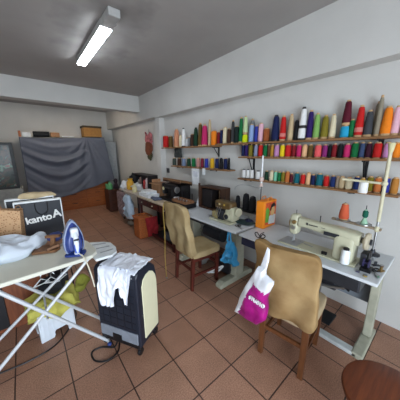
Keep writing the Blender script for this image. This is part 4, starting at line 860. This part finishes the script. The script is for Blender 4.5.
# black boards / bags with white edging
M_kb = mat('bag_black', (34,36,44), .55, var=.06); M_kw = mat('edge_white', (222,224,224), .5)
def kbag(label, P, w, hgt, thick, yaw, roll, group, letters=False):
    t = thing('shopping_bag', label, 'bag', P, yaw, group)
    f = MB().box(0,0,0,w,thick,hgt).build('bag_body', M_kb, t, world=False, bevel=.003)
    e = MB(); k = .012
    e.box(0,-.002,hgt-k,w,thick+.002,hgt+.002).box(-.002,-.002,0,k*.6,thick+.002,hgt).box(w-k*.6,-.002,0,w+.002,thick+.002,hgt)
    e.build('white_edge', M_kw, t, world=False)
    hh = MB().tube(curve_pts([(w*.42,-.004,hgt-.02),(w*.43,-.008,hgt-.10),(w*.55,-.010,hgt-.135),(w*.67,-.008,hgt-.10),(w*.68,-.004,hgt-.02)],6), .004, 6)
    hh.build('handle', M_black, t, world=False)
    t.rotation_euler = (0, 0, yaw)
    if letters:
        M = frame((w*.56,-.0015,hgt*.52), (1,0,.06), (-.06,0,1))
        o = text('bag_lettering', 'kanto', .088, frame((w*.46,-.0015,hgt*.50), (1,0,.10), (-.10,0,1)), mat('letter_white', (230,230,228), .5), f, ext=.0012, bold=.0029, world=False)
        o = text('bag_lettering', 'A', .105, frame((w*.86,-.0015,hgt*.575), (1,0,.10), (-.10,0,1)), mat('letter_white', (230,230,228)), f, ext=.0012, bold=.0032, world=False)
    return t
kbag('black shopping bag with white edging lettered kantoA standing behind the ironing board', (-.115,2.44,.827), .355, .345, .05, -.04, 0, None, True)
kbag('second black bag with white edging standing just behind the kantoA bag, top edge showing', (-.17,2.52,.827), .36, .365, .05, -.03, 0, None)
tag(MB().puff([(-.08,2.50),(.22,2.51),(.20,2.62),(-.06,2.62)], .06, (0,0,1.205), (1,0,0), (0,1,0), (0,0,1), amp=.2).build('beige_bundle', mat('beige_cloth', (180,160,126), .9), smooth=True), 'beige folded cloth sticking out on top of the black bags', 'cloth')
# brown paper bag
t = thing('paper_bag', 'brown paper bag with a small printed pattern at the left edge beside the kantoA bag', 'bag', (-.25,2.36,.85))
pm = mat('kraft_pattern', (190,150,112), .85)
nt = pm.node_tree; b = nt.nodes['Principled BSDF']; tc = [n for n in nt.nodes if n.type == 'TEX_COORD'][0]
vo = nt.nodes.new('ShaderNodeTexVoronoi'); vo.inputs['Scale'].default_value = 60; nt.links.new(tc.outputs['Object'], vo.inputs['Vector'])
rp = nt.nodes.new('ShaderNodeValToRGB'); rp.color_ramp.elements[0].position = .28; rp.color_ramp.elements[0].color = lin((148,104,70))+(1,); rp.color_ramp.elements[1].position = .36; rp.color_ramp.elements[1].color = lin((192,154,116))+(1,)
nt.links.new(vo.outputs['Distance'], rp.inputs['Fac']); nt.links.new(rp.outputs['Color'], b.inputs['Base Color'])
vs = [(-.42,2.36,.827),(-.10,2.33,.827),(-.07,2.43,.827),(-.42,2.435,.827),(-.44,2.35,1.20),(-.075,2.33,1.12),(-.055,2.43,1.12),(-.44,2.435,1.18)]
MB().add(vs, [(0,3,2,1),(0,1,5,4),(1,2,6,5),(2,3,7,6),(3,0,4,7)]).build('bag_body', pm, t, solid=.003)
MB().tube(curve_pts([(-.30,2.35,1.12),(-.28,2.35,1.20),(-.20,2.35,1.19),(-.18,2.35,1.10)],5), .005, 6).build('handle', mat('kraft_cord', (150,110,80), .8), t)
MB().tube(curve_pts([(-.115,2.43,1.06),(-.10,2.43,1.14),(-.07,2.43,1.14),(-.07,2.43,1.07)],5), .004, 6).build('handle', mat('kraft_cord', (150,110,80)), t)
# ------------------------------------------------------------------ white plastic stool with yellow cloth
M_ws = mat('white_stool', (206,212,220), .35, var=.03)
t = thing('step_stool', 'white plastic step stool under the ironing board with arched feet', 'stool', (.0,2.18,0), .15)
def arch(w, h): return [(0,0),(w*.36,0),(w*.37,h*.16),(w*.42,h*.24),(w*.72,h*.24),(w*.77,h*.16),(w*.78,0),(w,0),(w*.94,h),(w*.06,h)]
def panel(o_, dx, dy, w, h, nm):
    o_ = Vector(o_); d = Vector((dx,dy,0)).normalized(); n_ = Vector((-d.y,d.x,0))*.018
    a = arch(w, h); k = len(a); vs = [o_+d*u+Vector((0,0,v)) for u, v in a]+[o_+d*u+Vector((0,0,v))+n_ for u, v in a]
    MB().add(vs, [tuple(range(k)), tuple(range(k,2*k))[::-1]]+[(i,(i+1)%k,k+(i+1)%k,k+i) for i in range(k)]).build(nm, M_ws, t, world=False, bevel=.003)
panel((-.115,-.14,0),1,0,.27,.27,'side_panel'); panel((.155,-.14,0),0,1,.24,.27,'side_panel'); panel((.155,.10,0),-1,0,.27,.27,'side_panel'); panel((-.115,.10,0),0,-1,.24,.27,'side_panel')
MB().box(-.105,-.13,.25,.145,.09,.285).build('seat', M_ws, t, world=False, bevel=.012)
for k in range(3): MB().box(-.09+.035*k,-.146,.02,-.083+.035*k,-.138,.25).build('rib', M_ws, t, world=False)
M_yel = mat('yellow_cloth', (182,176,84), .85, var=.2, scale=10, bump=.3, bscale=40)
def ycl(w, p):
    k = max(0, -w.z); q = math.atan2(w.y, w.x)
    f = 1+.13*k+.10*k*math.sin(q*7+1)
    return Vector((p.x*f, p.y*f, p.z+(.05*k*math.sin(q*5) if k > .3 else 0)+.03*noise.noise(Vector((p.x*9,p.y*9,1)))))
tag(MB().soft((.36,.31,.13), Matrix.Translation((.03,2.165,.285)) @ Matrix.Rotation(.15,4,'Z'), seg=14, rnd=.5, amp=.035, fr=12, fn=ycl).build('yellow_cloth', M_yel, smooth=True, subsurf=1), 'crumpled yellow cloth covering the white step stool', 'cloth')
tag(MB().puff([(.20,2.12),(.30,2.14),(.38,2.24),(.34,2.34),(.24,2.28)], .07, (0,0,.33), (1,0,0), (0,1,0), (0,0,1), amp=.5).build('green_cloth', mat('olive_cloth', (128,130,48), .85, var=.25, scale=10), smooth=True, subsurf=1), 'small yellowish green cloth end sticking out right of the step stool', 'cloth')
tag(MB().puff([(-.06,2.14),(.12,2.12),(.16,2.22),(.10,2.30),(-.05,2.28)], .12, (0,0,.42), (1,0,0), (0,1,0), (0,0,1), amp=.4).build('black_fabric', mat('black_cloth', (28,30,34)), smooth=True), 'black crumpled fabric in the middle of the yellow cloth', 'fabric')
for k, (x, y, a, lb) in enumerate([(-.02,2.12,.3,'leftmost'),(.05,2.10,-.4,'middle'),(.13,2.12,.8,'rightmost')]):
    t = thing('clothes_hanger', 'white wire hanger on the black fabric under the ironing board, %s of three' % lb, 'hanger', (x,y,.52), a, 'white hangers')
    MB().tube([(-.06,0,-.02),(0,0,.03),(.06,0,-.02),(-.06,0,-.02)], .005, 6).build('frame', mat('white_plastic', (232,236,238)), t, world=False)
    MB().tube(curve_pts([(0,0,.03),(0,0,.055),(.015,0,.07),(.028,0,.055)],4), .004, 6).build('hook', M_steel, t, world=False)
t = thing('fabric_roll', 'grey fabric roll under the ironing board behind the hangers', 'roll', (.06,2.4,.5))
MB().tube([(-.03,2.36,.56),(.17,2.36,.58)], .055, 16).build('roll', mat('grey_roll', (118,122,140), .85), t, smooth=True)
MB().tube([(.168,2.36,.58),(.178,2.36,.581)], .02, 12).build('core', M_core, t)
t = thing('storage_box', 'pale translucent box under the grey fabric roll beside the brown cabinet', 'box', (.07,2.47,0))
MB().box(.045,2.38,0,.20,2.60,.49).build('box_body', mat('dark_box', (48,44,50), .6), t, bevel=.01)
MB().box(.04,2.375,.49,.205,2.605,.51).build('lid', mat('dark_box', (48,44,50)), t, bevel=.004)
# ------------------------------------------------------------------ air cooler
t = thing('air_cooler', 'black portable air cooler on casters with cream side panel', 'air cooler', (.527,1.60,0), math.radians(30)); cooler = t
M_cb = mat('cooler_black', (30,34,46), .4, var=.05); M_cc = mat('cooler_cream', (214,210,178), .45, var=.02); M_cg = mat('cooler_grey', (122,128,138), .4)
Dx, Dy = .135, .205
def side_outline(k=0):
    return [(-Dx+k,.085+k),(Dx-k,.085+k),(Dx-k,.60),(Dx-.02-k*.6,.69),(Dx-.07,.735-k),(-Dx+.07,.745-k),(-Dx+.02+k*.5,.735-k),(-Dx+k,.70-k)]
MB().prism(side_outline(), -Dy, Dy, 'Y').build('body', M_cb, t, world=False, bevel=.014, seg=3)
pan = [(-.075,.13),(.115,.12),(.12,.30),(.12,.55),(.105,.61),(.075,.655),(.03,.68),(-.02,.675),(-.06,.65),(-.08,.60)]
for s_ in (-1,1): MB().prism(pan, s_*Dy-.006, s_*Dy+.006, 'Y').build('side_panel', M_cc, t, world=False, bevel=.004)
for j in range(7):
    MB().box(-Dx-.006,-.175,.245+.06*j,-Dx+.001,.175,.252+.06*j).build('grille_bar', mat('grille_black', (22,24,32), .5), t, world=False)
for j in range(5):
    MB().box(-Dx-.007,-.14+.07*j,.24,-Dx+.001,-.133+.07*j,.66).build('grille_bar', mat('grille_black', (22,24,32)), t, world=False)
MB().box(-Dx-.004,-.19,.225,-Dx+.002,.19,.68).build('grille_backing', mat('grille_backing', (26,32,44), .5), t, world=False)
MB().box(-Dx-.010,-.185,.115,-Dx+.002,.185,.215).build('water_tank', M_cg, t, world=False, bevel=.006)
MB().box(-Dx-.014,-.03,.10,-Dx-.008,.06,.165).build('tank_recess', M_black, t, world=False, bevel=.004)
MB().box(-Dx-.004,-.195,.07,Dx,.195,.115).build('base', M_black, t, world=False, bevel=.01)
for x, y in ((-.11,-.175),(-.11,.175),(.11,-.175),(.11,.175)):
    c = MB().box(x-.014,y-.016,.035,x+.014,y+.016,.078).build('caster', M_black, t, world=False, bevel=.004)
    MB().lathe([(.018,-.012),(.028,-.011),(.03,-.006),(.03,.006),(.028,.011),(.018,.012)], (x,y,.03), 'Y', 16).build('wheel', M_black, c, world=False, smooth=True)
MB().lathe([(.006,0),(.006,-.003)], (-Dx,-.165,.70), 'X', 12).build('indicator', M_steel, t, world=False)
# white cloth over the cooler: one thin draped sheet following top, front and edge
def drape():
    W_ = Matrix.Translation((.527,1.60,0)) @ Matrix.Rotation(math.radians(30),4,'Z'); vs = []; fs = []; NU, NV = 56, 64
    def pos(u, v):
        # u 0..1 across the width (right to left), v path length from the back of the top, over the front edge, down
        y = -Dy-.0+u*.335
        L1 = .23
        drop = .075+.25*min(1, max(0,(u-.36)/.10))**1.0 if u > .36 else .05
        drop += .0
        if .17 < u < .235: drop = .27
        if .235 <= u < .40: drop = .19+.02*math.sin(u*30)
        if .40 <= u: drop = .16+.15*min(1,max(0,(u-.48)/.08))**.7+.02*math.sin((u-.5)*6)-.10*max(0,(u-.93)/.07)
        if u <= .17: drop = .03
        s_ = v*(L1+drop)
        rr_ = .02
        if s_ < L1: x, z, nx, nz = Dx-.04-s_, .752, 0, 1
        else:
            d = s_-L1; x, z = -Dx+.04-L1*0-.0, .752
            if d < .055:
                a = d/.055*PI/2; x = -Dx+.035-.053*math.sin(a)+0; z = .752-.035*(1-math.cos(a)); nx, nz = -math.sin(a), math.cos(a)
            else: x = -Dx-.018-.02*min(1,(d-.055)/.2); z = .717-(d-.055); nx, nz = -1, 0
        if s_ < L1 and s_ > L1-.03: pass
        f = .0045*math.sin(u*22+v*4+3*noise.noise(Vector((u*4,v*3,0))))+.022*noise.noise(Vector((u*5, v*6, 2)))
        f = abs(f)*1.0+.002
        if s_ < L1: z += f*.9+.010*max(0,noise.noise(Vector((u*5,v*5,7))))
        else: x -= f*(.6+.8*v)
        return Vector((x, y, z))
    for j in range(NV+1):
        for i in range(NU+1): vs.append(W_ @ pos(i/NU, j/NV))
    for j in range(NV):
        for i in range(NU):
            a = j*(NU+1)+i; fs.append((a, a+1, a+NU+2, a+NU+1))
    return MB().add(vs, fs)
o = drape().build('white_shirt', mat('shirt_white', (226,230,240), .85, var=.03, bump=.1), smooth=True, solid=.004)
tag(o, 'white shirt draped over the top and front of the black air cooler', 'shirt')
# cables on the floor
tag(MB().tube(curve_pts([(.40,1.56,.10),(.37,1.58,.02),(.29,1.66,.007),(.215,1.66,.007),(.215,1.57,.007),(.28,1.51,.007),(.37,1.52,.007),(.42,1.60,.007),(.46,1.72,.007)],8), .0065, 8).build('power_cord', M_black, smooth=True), 'black power cord looped on the floor at the foot of the air cooler', 'cord')
tag(MB().tube(curve_pts([(-.75,1.85,.006),(-.45,1.92,.006),(-.18,1.90,.006),(.0,1.94,.006),(.14,2.10,.006),(.20,2.22,.006),(.20,2.36,.03),(.24,2.42,.3),(.22,2.40,.60),(.20,2.36,.80)],8), .0055, 8).build('extension_cable', M_black, smooth=True), 'black cable running across the floor past the white stool and up to the board', 'cable')
tag(MB().tube([(.26,1.96,.80),(.36,1.90,.38),(.41,1.90,.012)], .006, 8).build('thin_rod', mat('brown_rod', (60,46,42), .6)), 'thin dark rod leaning between the ironing board and the floor beside the cooler', 'rod')
for o in list(bpy.data.objects):
    if o.type == 'MESH' and o.get('kind') is None and o.parent is None and 'label' not in o: print('UNLABELLED', o.name)
